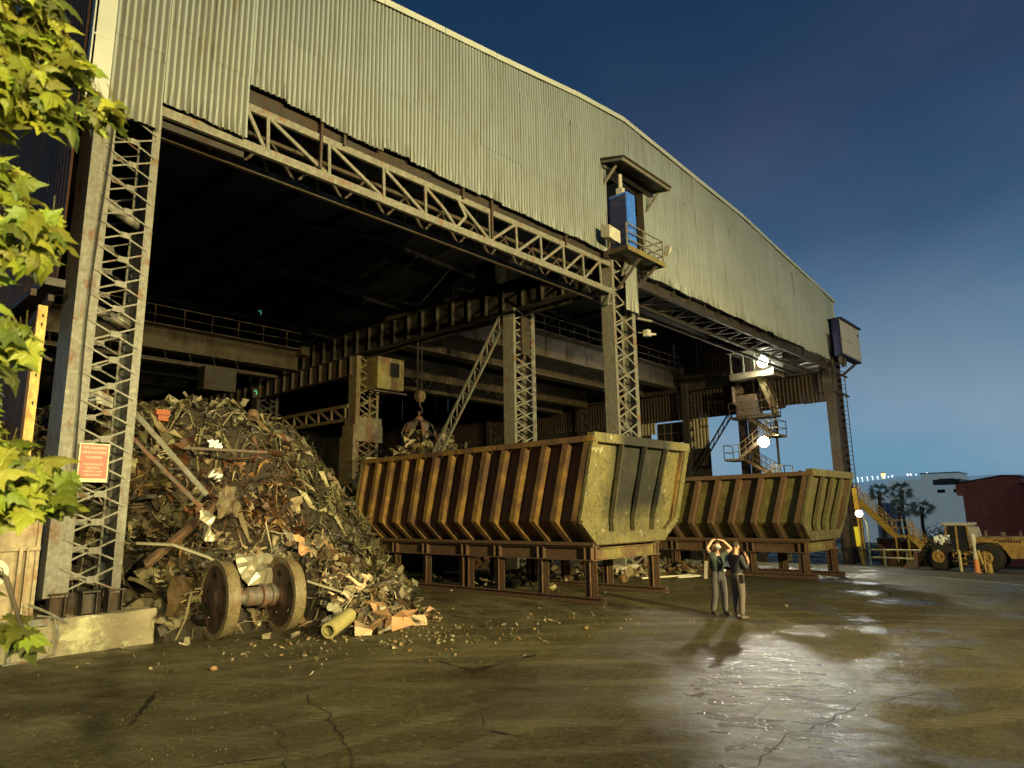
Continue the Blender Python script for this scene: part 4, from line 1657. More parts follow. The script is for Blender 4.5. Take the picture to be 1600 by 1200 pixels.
def sheetfn(c, sx, sy, nrm_rot, seed, amp=.12, n=7):
    def f(g):
        r = random.Random(seed)
        rot = Matrix.Rotation(nrm_rot[2], 3, 'Z') @ Matrix.Rotation(nrm_rot[0], 3, 'X') @ Matrix.Rotation(nrm_rot[1], 3, 'Y')
        vs = []
        for i in range(n + 1):
            for j in range(n + 1):
                u, v = i / n - .5, j / n - .5
                z = noise.noise(Vector((u * 3 + seed, v * 3, 0))) * amp * 2 + r.uniform(-.2, .2) * amp * .6
                vs.append(Vector(c) + rot @ Vector((u * sx + r.uniform(-.3, .3) * sx / n, v * sy + r.uniform(-.3, .3) * sy / n, z)))
        m = n + 1
        fs = [(i * m + j, (i + 1) * m + j, (i + 1) * m + j + 1, i * m + j + 1) for i in range(n) for j in range(n)]
        g.add(vs, fs)
    return f


for nm, lab, ct, mt, c, sx, sy, rt, sd in (
    ('sheet_metal', 'crumpled pale sheet lying between the two big wheels', 'sheet metal', 'sheet_pale', (7.9, 15.1, 1.35), 1.1, .8, (1.0, .2, .2), 3),
    ('sheet_metal', 'bent pointed pale sheet standing left of the red scrap', 'sheet metal', 'sheet_pale', (6.85, 15.6, 2.35), .4, .7, (1.3, .1, .5), 5),
    ('sheet_metal', 'flat brown plate leaning in the heap under the sloping beam', 'sheet metal', 'olive_steel', (7.7, 16.5, 2.9), .5, .8, (1.1, .2, -.2), 8),
    ('sheet_metal', 'orange torn sheet on the heap above the right wheel', 'sheet metal', 'card', (9.3, 15.4, 1.75), 1.0, .55, (.9, .3, .3), 9),
    ('sheet_metal', 'greenish bent plate lying right of the right wheel', 'sheet metal', 'sheet_pale', (8.95, 13.6, .45), .5, .45, (.8, .3, .1), 14),
    ('sheet_metal', 'pale green plate standing on its edge near the yellow pipe', 'sheet metal', 'olive_steel', (9.35, 13.15, .28), .5, .42, (1.2, .1, .4), 15),
    ('sheet_metal', 'pale strip sheet hanging behind the left lattice column', 'sheet metal', 'white_paint', (5.1, 17.6, 5.3), 1.4, .35, (.9, .25, .1), 21),
    ('plastic_bag', 'crumpled white bag near the top of the heap', 'plastic bag', 'mask', (7.95, 18.0, 4.4), .45, .3, (.9, .1, .2), 31),
    ('plastic_bag', 'small bluish white bag below the thin pipe', 'plastic bag', 'mask', (7.75, 17.35, 3.55), .28, .22, (.9, .1, .6), 33),
):
    scrapobj(nm, lab, ct, M[mt], sheetfn(c, sx, sy, rt, sd))

# fringed strips
def curl(g):
    r = random.Random(4)
    for k in range(12):
        p = Vector((10.0 + r.uniform(-.5, .25), 14.0 + r.uniform(-.25, .3), .55 + r.uniform(0, .5)))
        pts = [p + Vector((.12 * i * math.cos(k), .05 * math.sin(k + i), .12 * math.sin(i * .9 + k))) for i in range(6)]
        g.tube(pts, [.03, .045, .05, .045, .035, .015], 5)


scrapobj('wood_strip', 'bundle of pale twisted strips behind the flattened cardboard', 'strips', M['card_pale'], curl)
scrapobj('steel_pipe', 'thin straight bar leaning from the right wheel toward the cardboard', 'pipe', M['sheet_pale'],
         lambda g: g.tube([(8.7, 14.4, 1.05), (9.9, 13.7, .55)], .03, 6))

# the yellow pipe
yt = thing('steel_pipe', 'short wide yellow pipe lying on its side right of the big wheels', 'pipe', (8.5, 12.9, .2))
g = MB()
a = Vector((8.22, 12.72, .19))
ax = Vector((.75, .42, .16)).normalized()
g.lathe(a, ax, [(0, .115), (0, .165), (.95, .16), (.95, .11), (0.02, .11)], 28)
g.build('pipe_wall', M['yellow_pipe'], yt, smooth=False)

# cardboard boxes at the foot of the heap
def carton(name, label, c, s, rz, seed, mat):
    t = thing(name, label, 'cardboard box', (c[0], c[1], 0), 'flattened cardboard boxes')
    r = random.Random(seed)
    rot = Matrix.Rotation(rz, 3, 'Z')
    sx, sy, sz = s
    C = Vector((c[0], c[1], 0))
    P = lambda x, y, z: C + rot @ Vector((x + r.uniform(-.04, .04), y + r.uniform(-.04, .04), max(.01, z + r.uniform(-.05, .05))))
    g = MB()
    b = [P(-sx, -sy, .02), P(sx, -sy, .02), P(sx * .9, sy, .02), P(-sx, sy, .02)]
    tp = [P(-sx * .9, -sy * .8, sz), P(sx * .8, -sy * .9, sz * .75), P(sx, sy, sz * .9), P(-sx, sy, sz * 1.05)]
    m = [P(-sx * 1.1, -sy * 1.15, sz * .5), P(sx * .95, -sy * 1.2, sz * .45), P(sx * .95, sy * 1.1, sz * .5), P(-sx * 1.05, sy * 1.1, sz * .5)]
    vs = b + m + tp
    fs = []
    for k in range(4):
        q = (k + 1) % 4
        fs += [(k, q, 4 + q, 4 + k), (4 + k, 4 + q, 8 + q, 8 + k)]
    g.add(vs, fs)
    g.build('box_wall', mat, t)
    for k in range(4):
        q = (k + 1) % 4
        g = MB()
        out = ((tp[k] + tp[q]) / 2 - C)
        out.z = 0
        out.normalize()
        e = r.uniform(.5, 1.1) * min(sx, sy)
        up = r.uniform(-.08, .2)
        x1_, x2_ = tp[k] + out * e + Vector((0, 0, up)), tp[q] + out * e + Vector((0, 0, up + r.uniform(-.1, .1)))
        mid = (tp[k] + tp[q]) / 2 + out * e * .6 + Vector((0, 0, up * .2 + .02))
        g.add([tp[k], tp[q], x2_, x1_, mid], [(0, 1, 4), (1, 2, 4), (2, 3, 4), (3, 0, 4)])
        g.build('flap', mat, t)
    return t


carton('cardboard_box', 'brown cardboard box with open flaps highest on the carton pile', (10.1, 13.35), (.32, .25, .42), .5, 1, M['card'])
carton('cardboard_box', 'squashed brown carton leaning at the front of the carton pile', (9.95, 12.75), (.33, .24, .30), .15, 2, M['card'])
carton('cardboard_box', 'pale torn carton at the right end of the heap', (10.6, 12.9), (.28, .22, .26), -.5, 3, M['card_pale'])
carton('cardboard_box', 'small crushed pale carton in front of the yellow pipe', (9.1, 12.75), (.18, .15, .16), .9, 4, M['card_pale'])
for k, (c, s_, rt, sd, mt, lab) in enumerate((
    ((10.75, 13.5, .2), (.6, .4), (.5, .2, .3), 41, 'card_pale', 'flat pale cardboard sheet behind the torn carton'),
    ((11.05, 12.7, .1), (.5, .35), (.25, .3, .9), 42, 'card_pale', 'last small cardboard scrap at the right tip of the heap'),
    ((10.9, 13.1, .18), (.55, .22), (.4, -.1, -.4), 43, 'frame_rust', 'narrow brown board lying right of the cartons'),
)):
    scrapobj('cardboard_sheet', lab, 'cardboard', M[mt], sheetfn(c, s_[0], s_[1], rt, sd, .06, 5))


# wheelset ----------------------------------------------------------------
ws = thing('wheelset', 'pair of big rusty flanged wheels joined by an axle in front of the heap', 'wheelset', (7.6, 14.6, 0))


def big_wheel(x, cy, cz, Rr, th, axr):
    o_ = MB()
    c = Vector((x, cy, cz))
    A = Vector(axr).normalized()
    # tread ring
    o_.lathe(c, A, [(0, Rr * .86), (0, Rr), (.03, Rr * 1.02), (.05, Rr * .985), (th - .05, Rr * .97), (th, Rr * .96), (th, Rr * .84), (.04, Rr * .84), (0, Rr * .86)], 72)
    rim = o_.build('wheel_rim', M['wheel_tread'], ws, smooth=False)
    a = A.orthogonal().normalized()
    b = A.cross(a)
    g2 = MB()
    NA, NR = 60, 9
    rr = [.16 + (Rr * .87 - .16) * i / NR for i in range(NR + 1)]
    for side, t in ((0, .012), (1, .09)):
        vs = []
        for q in rr:
            for k in range(NA):
                w = 2 * math.pi * k / NA
                dish = .03 * math.sin((q - .16) / (Rr * .87 - .16) * math.pi)
                vs.append(c + A * (t + dish) + (a * math.cos(w) + b * math.sin(w)) * q)
        fs = []
        for i in range(NR):
            for k in range(NA):
                ph = (k + .5) % 12 - 6
                rad = (i + .5) - 5.2
                if (ph / 1.9) ** 2 + (rad / 1.25) ** 2 < 1.0:
                    continue
                fs.append((i * NA + k, i * NA + (k + 1) % NA, (i + 1) * NA + (k + 1) % NA, (i + 1) * NA + k))
        g2.add(vs, fs)
    g2.build('wheel_disc', M['wheel_face'], ws)
    g3 = MB()
    g3.lathe(c, A, [(-.02, 0), (-.02, .13), (.02, .2), (.2, .2), (.26, .15), (th + .1, .15), (th + .1, 0)], 28)
    g3.build('hub', M['wheel_face'], ws)


axd = (.995, -.05, 0)
big_wheel(6.70, 14.75, .81, .81, .27, axd)
big_wheel(8.12, 14.62, .79, .81, .27, axd)
g = MB()
g.lathe((6.9, 14.735, .8), axd, [(.1, .14), (.45, .15), (.5, .2), (.8, .2), (.82, .26), (.9, .26), (.92, .2), (1.02, .2), (1.04, .25), (1.12, .25), (1.14, .15), (1.3, .15)], 28)
g.build('axle', M['grey_iron'], ws)

# loose bits on the ground, individually -------------------------------------
def bits():
    r = random.Random(5)
    labs = []
    spots = [(6.2, 14.7, .3, 3, 'flat olive block lying left of the big wheels'), (5.1, 15.0, .16, 3, 'pale stone lying in front of the plinth'), (5.95, 14.25, .28, 0, 'thin pale strip on the ground before the left wheel'),
             (7.05, 13.85, .3, 0, 'white curled strip at the foot of the left wheel'), (7.5, 13.9, .35, 3, 'olive chunk lying between the two big wheels'),
             (8.0, 13.6, .3, 3, 'long pale chunk at the foot of the right wheel'), (8.85, 12.5, .4, 4, 'bent dark wire loop beside the yellow pipe'), (9.4, 12.4, .3, 1, 'small pale plate in front of the cartons')]
    for x, y, s, k, lab in spots:
        g = MB()
        piece(g, Vector((x, y, .07)), s, k, (.5, .46, .32), r)
        o = g.build('scrap_piece', M['scrap'], None)
        tag(o, lab, 'scrap piece')


bits()
g = MB()
r = random.Random(9)
for i in range(520):
    x = r.gauss(9.5, 2.6)
    y = 11.4 + r.gauss(0, 1.0) + (9.5 - x) * .35
    if r.random() < .3:
        x = r.uniform(8, 22)
        y = r.uniform(9, 22)
    if h_main(x, y) > 0:
        continue
    piece(g, Vector((x, y, gz(x) + .015)), r.uniform(.03, .13), r.choice((0, 1, 3, 3)), r.choice(PALE + SW), r)
for i in range(3200):
    x = 2.5 + 18 * r.random() ** 1.6
    y = r.uniform(1.5, 13)
    s = r.uniform(.008, .028)
    piece(g, Vector((x, y, gz(x) + .005)), s, 3, r.choice(SW), r)
o = g.build('ground_litter', M['scrap'], None)
o['kind'] = 'stuff'
o['label'] = 'small chips, splinters and stones scattered over the yard'
o['category'] = 'litter'

# ------------------------------------------------------------------ the two long scrap containers
def container(label, xl, xr, y0, length, n, zt, zk, zb, lean, inset, mats, seed):
    side, rib, end, frame = mats
    t = thing('scrap_container', label, 'container', ((xl + xr) / 2, y0 + length / 2, zb))
    ins_l, ins_r = inset
    def sec(y, off):
        """section outline left to right (outer skin moved in by off)"""
        return [(xl + off, y - lean, zt), (xl + off, y, zk), (xl + ins_l + off, y, zb), (xr - ins_r - off, y, zb), (xr - off, y, zk), (xr - off, y - lean, zt)]
    a = sec(y0, .265)
    b = sec(y0 + length, .265)
    for nm, i0 in (('side_wall', 0), ('side_wall', 3)):
        g = MB()
        for i in (i0, i0 + 1):
            ny = 26
            vs = []
            for k in range(ny + 1):
                for m_ in range(5):
                    p = Vector(a[i]).lerp(Vector(a[i + 1]), m_ / 4)
                    q = Vector(b[i]).lerp(Vector(b[i + 1]), m_ / 4)
                    v = p.lerp(q, k / ny)
                    v.x += noise.noise(Vector((v.y * 1.1, v.z * 1.3, seed + i0))) * .045
                    vs.append(v)
            g.add(vs, [(k * 5 + m_, (k + 1) * 5 + m_, (k + 1) * 5 + m_ + 1, k * 5 + m_ + 1) for k in range(ny) for m_ in range(4)])
        g.build(nm, side, t)
    g = MB()
    g.box(xl + ins_l - .05, xr - ins_r + .05, y0 - .02, y0 + length + .02, zb - .10, zb - .005)
    g.build('floor_plate', frame, t)
    # end plates
    for yy, s in ((y0, -1), (y0 + length, 1)):
        g = MB()
        p = sec(yy + (.10 if s < 0 else -.10), .05)
        vs = [Vector(v) for v in p]
        N = 9
        grid = []
        for i in range(N + 1):
            f_ = i / N
            zz = zb + (zt - zb) * f_
            def xat(c0, c1, c2):
                if zz <= zk:
                    u = (zz - zb) / (zk - zb)
                    return c0[0] + (c1[0] - c0[0]) * u
                return c1[0]
            xa = xat(p[2], p[1], p[0])
            xb = xat(p[3], p[4], p[5])
            yl = p[1][1] - lean * max(0, (zz - zk) / (zt - zk))
            for k in range(N + 1):
                x = xa + (xb - xa) * k / N
                grid.append((x, yl + noise.noise(Vector((x * 1.2, zz * 1.2, seed + 5))) * .05, zz))
        g.add(grid, [(i * (N + 1) + k, i * (N + 1) + k + 1, (i + 1) * (N + 1) + k + 1, (i + 1) * (N + 1) + k) for i in range(N) for k in range(N)])
        g.build('end_wall', end, t)
        # frame round the plate and stiffening posts
        g = MB()
        def slab(p0, p1, w, d0, d1):
            """flat member between two points of the end plane, depth d0..d1 out of it"""
            p0 = Vector(p0)
            p1 = Vector(p1)
            dd = (p1 - p0).normalized()
            nrm = Vector((0, s, 0))
            wv = dd.cross(nrm).normalized() * w / 2
            q = [p0 - wv, p1 - wv, p1 + wv, p0 + wv]
            g.prism([v + nrm * d0 for v in q], nrm * (d1 - d0))
        Q = sec(yy, .1)
        slab(Q[0], Q[1], .24, 0, .1)
        slab(Q[1], Q[2], .2, 0, .098)
        slab(Q[4], Q[3], .2, 0, .098)
        slab(Q[5], Q[4], .24, 0, .1)
        slab((Q[0][0] - .1, Q[0][1], zt - .02), (Q[5][0] + .1, Q[5][1], zt - .02), .26, -.14, .11)
        slab((Q[2][0] - .1, yy, zb + .1), (Q[3][0] + .1, yy, zb + .1), .34, 0, .115)
        g.build('end_frame', end, t)
        for k in range(3):
            xp = xl + (xr - xl) * (.27 + .235 * k)
            xq = xl + (xr - xl) * (.30 + .205 * k)
            g = MB()
            p0 = Vector((xq, yy, zb + .25))
            pk = Vector((xq + (xp - xq) * (zk - zb) / (zt - zb), yy, zk))
            p1 = Vector((xp, yy - lean, zt - .12))
            for u, v in ((p0, pk), (pk, p1)):
                g.prism([u + Vector((-.03, s * .10, 0)), u + Vector((.03, s * .10, 0)), v + Vector((.03, s * .10, 0)), v + Vector((-.03, s * .10, 0))], (0, -s * .14, 0))
                g.prism([u + Vector((.035, s * .02, 0)), u + Vector((.26, -s * .045, 0)), v + Vector((.26, -s * .045, 0)), v + Vector((.035, s * .02, 0))], (0, -s * .03, 0))
            g.build('end_stiffener', end, t)
    # ribs on both sides
    for sd in (-1, 1):
        for k in range(n + 1):
            yy = y0 + (length - .15) * k / n + .0
            g = MB()
            w = (.19 if 0 < k < n else .24) + .02 * math.sin(k * 5 + seed)
            O = sec(yy, 0)
            I = sec(yy, .27)
            idx = (0, 1, 2) if sd < 0 else (5, 4, 3)
            for i, j in ((idx[0], idx[1]), (idx[1], idx[2])):
                q = [Vector(O[i]), Vector(O[j]), Vector(I[j]), Vector(I[i])]
                for v_ in q:
                    v_.y += .03 * noise.noise(Vector((k * 1.7, v_.z * .9, seed)))
                    v_.x += .025 * noise.noise(Vector((k * 2.3, v_.z * .9, seed + 9)))
                if i in (0, 5):
                    q[0].z -= .1
                    q[3].z -= .1
                g.prism([v for v in q], (0, w, 0))
            g.build('rib', rib, t)
    # top rail all round
    for xx, s in ((xl + .1, -1), (xr - .1, 1)):
        g = MB()
        g.prism([(xx - .13, y0 - lean - .08, zt - .14), (xx + .13, y0 - lean - .08, zt - .14), (xx + .13, y0 - lean - .08, zt + .02), (xx - .13, y0 - lean - .08, zt + .02)], (0, length + .2, 0))
        g.build('top_rail', rib, t)
    return t


def stand(label, xl, xr, y0, y1, ztop, ys, doubles, mat, endmat, group=None):
    t = thing('steel_stand', label, 'steel stand', ((xl + xr) / 2, (y0 + y1) / 2, 0))
    for xx, s in ((xl, -1), (xr, 1)):
        g = MB()
        g.igird((xx, y0, ztop - .2), (xx, y1, ztop - .2), .4, .3, .03)
        g.build('long_beam', mat, t)
        g = MB()
        g.igird((xx, y0 - .25, gz(xx) + .09), (xx, y1, gz(xx) + .09), .17, .2, .03)
        g.build('skid', mat, t)
    for yy in (y0 + .1, y1 - .1):
        g = MB()
        g.igird((xl + .17, yy, ztop - .22), (xr - .17, yy, ztop - .22), .34, .2, .03)
        g.build('cross_beam', endmat, t)
    for xx in (xl, xr):
        for i, yy in enumerate(ys):
            g = MB()
            zg = gz(xx) + .18
            for dy in ((-.13, .13) if i in doubles else (0,)):
                g.igird((xx, yy + dy, zg), (xx, yy + dy, ztop - .42), .2, .24, .025, up=(0, 1, 0))
            # gusset beside the beam
            g.box(xx - .15, xx + .15, yy - .13, yy - .105, ztop - .38, ztop - .03)
            g.box(xx - .15, xx + .15, yy + .1, yy + .125, ztop - .38, ztop - .03)
            g.build('leg', mat, t)
    return t


c1_ = container('nearest long ribbed scrap container, rust brown and orange with a soot marked yellow end', 15.2, 20.55, 11.5, 10.6, 13, 4.57, 2.27, 1.68, .55, (.68, .95),
                (M['box_panel'], M['orange_rust'], M['boxend'], M['frame_rust']), 2)
stand('brown steel stand of short legs and skids under the nearest container', 16.05, 19.4, 11.55, 22.3, 1.56, [11.75, 13.5, 15.3, 16.8, 18.8, 20.5, 22.0], (3, 6), M['frame_rust'], M['yellow_box'])
M['yellow_box2'] = worn('yellow_box_end', (.18, .17, .06), (.09, .07, .035), .5, 1.4, .6)
c2_ = container('second long ribbed container, olive yellow, behind the two men', 25.75, 30.5, 9.35, 10.6, 12, 3.85, 2.02, 1.42, .5, (.6, .85),
                (M['yellow_box'], M['frame_rust'], M['yellow_box2'], M['frame_rust']), 7)
stand('brown steel stand with thin legs under the second container', 26.45, 29.55, 9.4, 19.9, 1.30, [9.6, 11.6, 13.3, 14.9, 16.6, 18.2, 19.7], (2, 4), M['frame_rust'], M['yellow_box'])

# rubble and timber between the stands
g = MB()
rough_block(g, 22.9, 24.3, 15.2, 16.0, -.05, .42, .12, .07, 4)
tag(g.build('concrete_block', M['rubble'], None), 'low pale broken concrete block behind the right legs of the first stand', 'concrete block')
for k, (p, q, lab) in enumerate((((23.6, 13.3, .06), (24.6, 12.6, .1), 'pale straight plank lying flat left of the man with raised arms'),
                                 ((24.1, 12.4, .04), (25.2, 12.9, .55), 'short bright plank propped up at a slant beside the men'),
                                 ((22.7, 14.3, .05), (24.9, 13.2, .07), 'long thin plank lying behind the propped plank'))):
    g = MB()
    g.bar(p, q, .12, .06)
    tag(g.build('timber_plank', M['timber'], None), lab, 'plank')
g = MB()
r = random.Random(21)
for i in range(420):
    x = r.uniform(17, 27)
    y = 16.2 + r.gauss(0, 1.4) + (22 - x) * .25
    if r.random() < .35:
        x, y = r.gauss(24, .8), r.gauss(14.6, .5)
    piece(g, Vector((x, y, .1 + r.uniform(0, .22))), r.uniform(.12, .6), r.choice((0, 1, 2, 3, 4)), tuple(q * .8 for q in r.choice(PALE + SW)), r)
o = g.build('stand_litter', M['scrap'], None)
o['kind'] = 'stuff'
o['label'] = 'low tangle of bars and rubble lying on the ground behind the container stands'
o['category'] = 'rubble'

# ------------------------------------------------------------------ stair tower at the east wall
tw = thing('stair_tower', 'steel stair tower zigzagging up to a lit control cabin at the east wall', 'stair tower', (50.4, 21, gz(50.4)))
def flight(p, q, width, parent, mat, rail=True, n=None):
    """stair along Y from p (low) to q (high); p,q = inner edge (x,y,z)"""
    p = Vector(p)
    q = Vector(q)
    g = MB()
    for dx in (0, width):
        g.bar(p + Vector((dx, 0, 0)), q + Vector((dx, 0, 0)), .05, .24)
    n = n or max(3, int((q.z - p.z) / .24))
    for i in range(n):
        c = p.lerp(q, (i + .5) / n)
        g.box(c.x, c.x + width, c.y - .13, c.y + .13, c.z - .02, c.z + .015)
    st = g.build('stair_flight', mat, parent)
    if rail:
        g = MB()
        for dx in (0, width):
            a = p + Vector((dx, 0, 0))
            b_ = q + Vector((dx, 0, 0))
            for h in (.5, 1.0):
                g.bar(a + Vector((0, 0, h)), b_ + Vector((0, 0, h)), .05)
            for i in range(5):
                c = a.lerp(b_, i / 4)
                g.bar(c, c + Vector((0, 0, 1.0)), .045)
        g.build('handrail', mat, st)
    return st


def landing(x0, x1, y0, y1, z, parent, mat, sides='wnse'):
    g = MB()
    g.box(x0, x1, y0, y1, z - .16, z)
    ld = g.build('landing', mat, parent)
    g = MB()
    edges = {'w': ((x0, y0), (x0, y1)), 'e': ((x1, y0), (x1, y1)), 's': ((x0, y0), (x1, y0)), 'n': ((x0, y1), (x1, y1))}
    for s in sides:
        (ax_, ay), (bx, by) = edges[s]
        for h in (.5, 1.05):
            g.bar((ax_, ay, z + h), (bx, by, z + h), .045)
        m_ = max(1, int(math.hypot(bx - ax_, by - ay) / 1.0))
        for i in range(m_ + 1):
            g.bar((ax_ + (bx - ax_) * i / m_, ay + (by - ay) * i / m_, z), (ax_ + (bx - ax_) * i / m_, ay + (by - ay) * i / m_, z + 1.05), .045)
    g.build('landing_rail', mat, ld)
    return ld


TX0, TX1 = 49.6, 50.9
g = MB()
g.box(50.95, 51.3, 21.2, 21.8, gz(51), 14.8)
g.box(50.95, 51.05, 19.6, 19.75, gz(51), 12.6)
g.build('tower_post', M['brown_steel'], tw)
landing(TX0 - .1, 51.2, 19.3, 22.6, 9.5, tw, M['brown_steel'], 'ws')
landing(TX0, 51.2, 19.0, 19.9, 7.95, tw, M['olive_steel'], 'wse')
landing(TX0, 51.2, 22.0, 23.3, 6.35, tw, M['olive_steel'], 'wn')
landing(TX0, 51.2, 18.8, 19.7, 4.6, tw, M['olive_steel'], 'ws')
landing(TX0, 51.2, 22.0, 23.2, 2.9, tw, M['olive_steel'], 'wn')
flight((50.3, 19.6, 7.95), (50.3, 21.4, 9.4), .8, tw, M['olive_steel'])
flight((TX0, 22.1, 6.35), (TX0, 19.8, 7.95), .7, tw, M['olive_steel'])
flight((50.3, 19.4, 4.6), (50.3, 22.0, 6.3), .8, tw, M['olive_steel'])
flight((TX0, 22.1, 2.9), (TX0, 19.6, 4.6), .7, tw, M['olive_steel'])
flight((50.3, 19.4, gz(50) + .1), (50.3, 22.2, 2.9), .8, tw, M['olive_steel'])
flight((TX0 + .1, 19.2, 9.5), (TX0 + .1, 20.2, 12.4), .8, tw, M['olive_steel'], n=9)
cl_ = thing('cabin_lamp', 'bare ceiling lamp glowing inside the control cabin of the stair tower', 'lamp', (50.6, 20.0, 14.1))
g = MB()
g.lathe((50.6, 20.0, 14.2), (0, 0, -1), [(0, 0), (0, .14), (.1, .16), (.2, .1), (.22, 0)], 16)
g.build('lamp_glass', M['lamp_cold'], cl_)
g = MB()
g.lathe((50.6, 20.0, 14.38), (0, 0, -1), [(0, 0), (0, .1), (.14, .19), (.18, .19), (.16, .1)], 16)
g.build('lamp_housing', M['grey_iron'], cl_)
# machinery on the middle landing
g = MB()
g.cham(50.0, 51.1, 20.6, 22.3, 9.55, 11.2, .05)
g.lathe((50.3, 22.3, 11.6), (0, -1, 0), [(0, 0), (0, .35), (.5, .35), (.5, 0)], 20)
g.tube([(50.2, 22.2, 10.4), (49.8, 22.3, 10.6), (49.8, 22.3, 11.9)], .14, 10)
g.tube([(50.2, 20.5, 11.2), (50.2, 20.2, 12.1), (50.2, 20.8, 12.5)], .1, 8)
g.build('machinery', M['grey_iron'], tw)
g = MB()
zc0, zc1 = 12.85, 14.4
g.box(49.5, 51.6, 18.9, 22.3, zc0 - .5, zc0)
for yy in (18.95, 20.3, 21.2, 22.2):
    g.box(49.5, 49.6, yy - .05, yy + .05, zc0, zc1)
    g.box(51.5, 51.6, yy - .05, yy + .05, zc0, zc1)
g.box(51.56, 51.6, 18.9, 21.2, zc0, zc1)
g.box(49.4, 49.46, 18.9, 22.3, zc0 - .5, zc0 - .1)
cabn = g.build('cabin_frame', M['cream_steel'], tw)
g = MB()
n = 16
for i in range(n):
    yy = 18.7 + 3.7 * i / n
    g.box(49.3, 51.7, yy, yy + .17, zc1, zc1 + .05)
    g.box(49.3, 51.7, yy + .17, yy + .235, zc1 + .03, zc1 + .08)
g.build('cabin_roof', M['cream_steel'], cabn)
g = MB()
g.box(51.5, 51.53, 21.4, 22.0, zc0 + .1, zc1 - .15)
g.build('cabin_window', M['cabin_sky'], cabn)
g = MB()
for yy in (18.95, 19.35, 19.75):
    g.bar((49.5, yy, zc0), (49.5, yy, zc0 + 1.0), .05)
g.bar((49.5, 18.95, zc0 + 1), (49.5, 20.3, zc0 + 1), .05)
g.build('cabin_rail', M['cream_steel'], cabn)


def lamp(name, label, p, r, mat, power, color, group=None, axis=(-1, -.4, -.1)):
    t = thing(name, label, 'lamp', p, group)
    g = MB()
    ax = Vector(axis).normalized()
    P = Vector(p)
    g.lathe(P + ax * .04, ax, [(0, 0), (0, r * .9), (r * .35, r * .85), (r * .7, r * .5), (r * .8, 0)], 24)
    g.build('lamp_glass', mat, t)
    g = MB()
    g.lathe(P, -ax, [(-.03, r), (-.03, r * 1.15), (.1, r * 1.1), (.22, r * .6), (.24, 0)], 24)
    g.build('lamp_housing', M['grey_iron'], t)
    L = bpy.data.lights.new(name + '_light', 'SPOT')
    L.spot_size = R(52)
    L.spot_blend = 1.0
    L.energy = power
    L.color = color
    L.shadow_soft_size = r
    lo = bpy.data.objects.new('lamp_light', L)
    COL.objects.link(lo)
    lo.parent = t
    if r > .3:
        L2 = bpy.data.lights.new(name + '_spill', 'POINT')  # added point lamp beside the floodlight, for glow on nearby steel
        L2.energy = 90
        L2.color = (1, .9, .6)
        L2.shadow_soft_size = .2
        l2 = bpy.data.objects.new('lamp_spill', L2)
        COL.objects.link(l2)
        l2.parent = t
        l2.location = (-.1, .75, .15)
    lo.location = ax * (.12)
    lo.rotation_euler = ax.to_track_quat('-Z', 'Y').to_euler()
    return t


lamp('floodlight', 'upper bright floodlight shining in the control cabin of the stair tower', (49.1, 19.5, 13.3), .36, M['lamp_on'], 40000, (1, .93, .76), 'lit floodlights on the stair tower', axis=(-1, -.385, -.34))
lamp('floodlight', 'lower bright floodlight on the stair tower, above the second container', (49.1, 19.95, 7.4), .36, M['lamp_on'], 40000, (1, .93, .76), 'lit floodlights on the stair tower', axis=(-1, -.395, -.19))
lmp = lamp('yard_lamp', 'bright white lamp on a slim pole behind the right corner column', (50.6, 14.4, 2.15), .22, M['lamp_cold'], 700, (.92, 1, .85), axis=(-1, -.3, 0))
g = MB()
g.tube([(50.85, 14.45, 2.15), (50.95, 14.3, 2.0), (51.0, 14.1, 1.4), (51.0, 14.1, gz(51))], .05, 8)
g.build('lamp_pole', M['white_paint'], lmp)
ys_ = thing('marker_sign', 'tall narrow yellow sign plate at the foot of the right corner column', 'sign', (51, 14.9, gz(51)))
g = MB()
g.prism([(51.0, 14.95, 1.26), (51.0, 14.68, 1.26), (51.0, 14.62, -.05), (51.0, 14.89, -.05)], (.04, 0, 0))
g.build('sign_plate', M['yellow_sign'], ys_)
g = MB()
g.bar((51.06, 14.8, 1.2), (51.06, 14.72, gz(51)), .06)
g.build('sign_post', M['grey_iron'], ys_)
op = thing('marker_post', 'orange and yellow upright panel beside the right corner column', 'marker post', (51.6, 14.9, gz(51)))
g = MB()
g.prism([(51.8, 15.05, 3.9), (51.8, 14.75, 3.9), (51.8, 14.7, 2.2), (51.8, 15.0, 2.2)], (.05, 0, 0))
g.bar((51.84, 14.85, 2.3), (51.84, 14.8, gz(51)), .08)
g.build('post_plate', M['yellow_post'], op)

# ------------------------------------------------------------------ right side: railings, yellow stair, loader
pr = [(56.5, 17.8), (54.3, 15.8), (52.2, 13.5), (50.0, 11.6), (47.6, 9.75), (45.3, 7.95)]
labs = ['leftmost yellow pipe railing bay, under the second container end', 'railing bay beside the foot of the right corner column', 'railing bay in front of the pale lamp pole', 'railing bay below the yellow stair landing', 'rightmost full railing bay, next to the wheel loader']
for i, (a, b_) in enumerate(zip(pr, pr[1:])):
    t = thing('pipe_railing', labs[i], 'railing', (a[0], a[1], gz(a[0])), 'yellow pipe railings along the far kerb')
    for (x, y) in ((b_,) if i else (a, b_)):
        g = MB()
        g.tube([(x, y, gz(x) - .05), (x, y, gz(x) + 1.1)], .075, 8)
        g.build('post', M['pale_rail'], t)
    g = MB()
    for h in (.55, 1.08):
        g.tube([(a[0], a[1], gz(a[0]) + h), (b_[0], b_[1], gz(b_[0]) + h)], .065, 8)
    g.build('rail', M['pale_rail'], t)
t = thing('pipe_railing', 'short railing hoop with a rounded corner in front of the loader', 'railing', (44.6, 7.7, gz(44)))
g = MB()
z = gz(44.5)
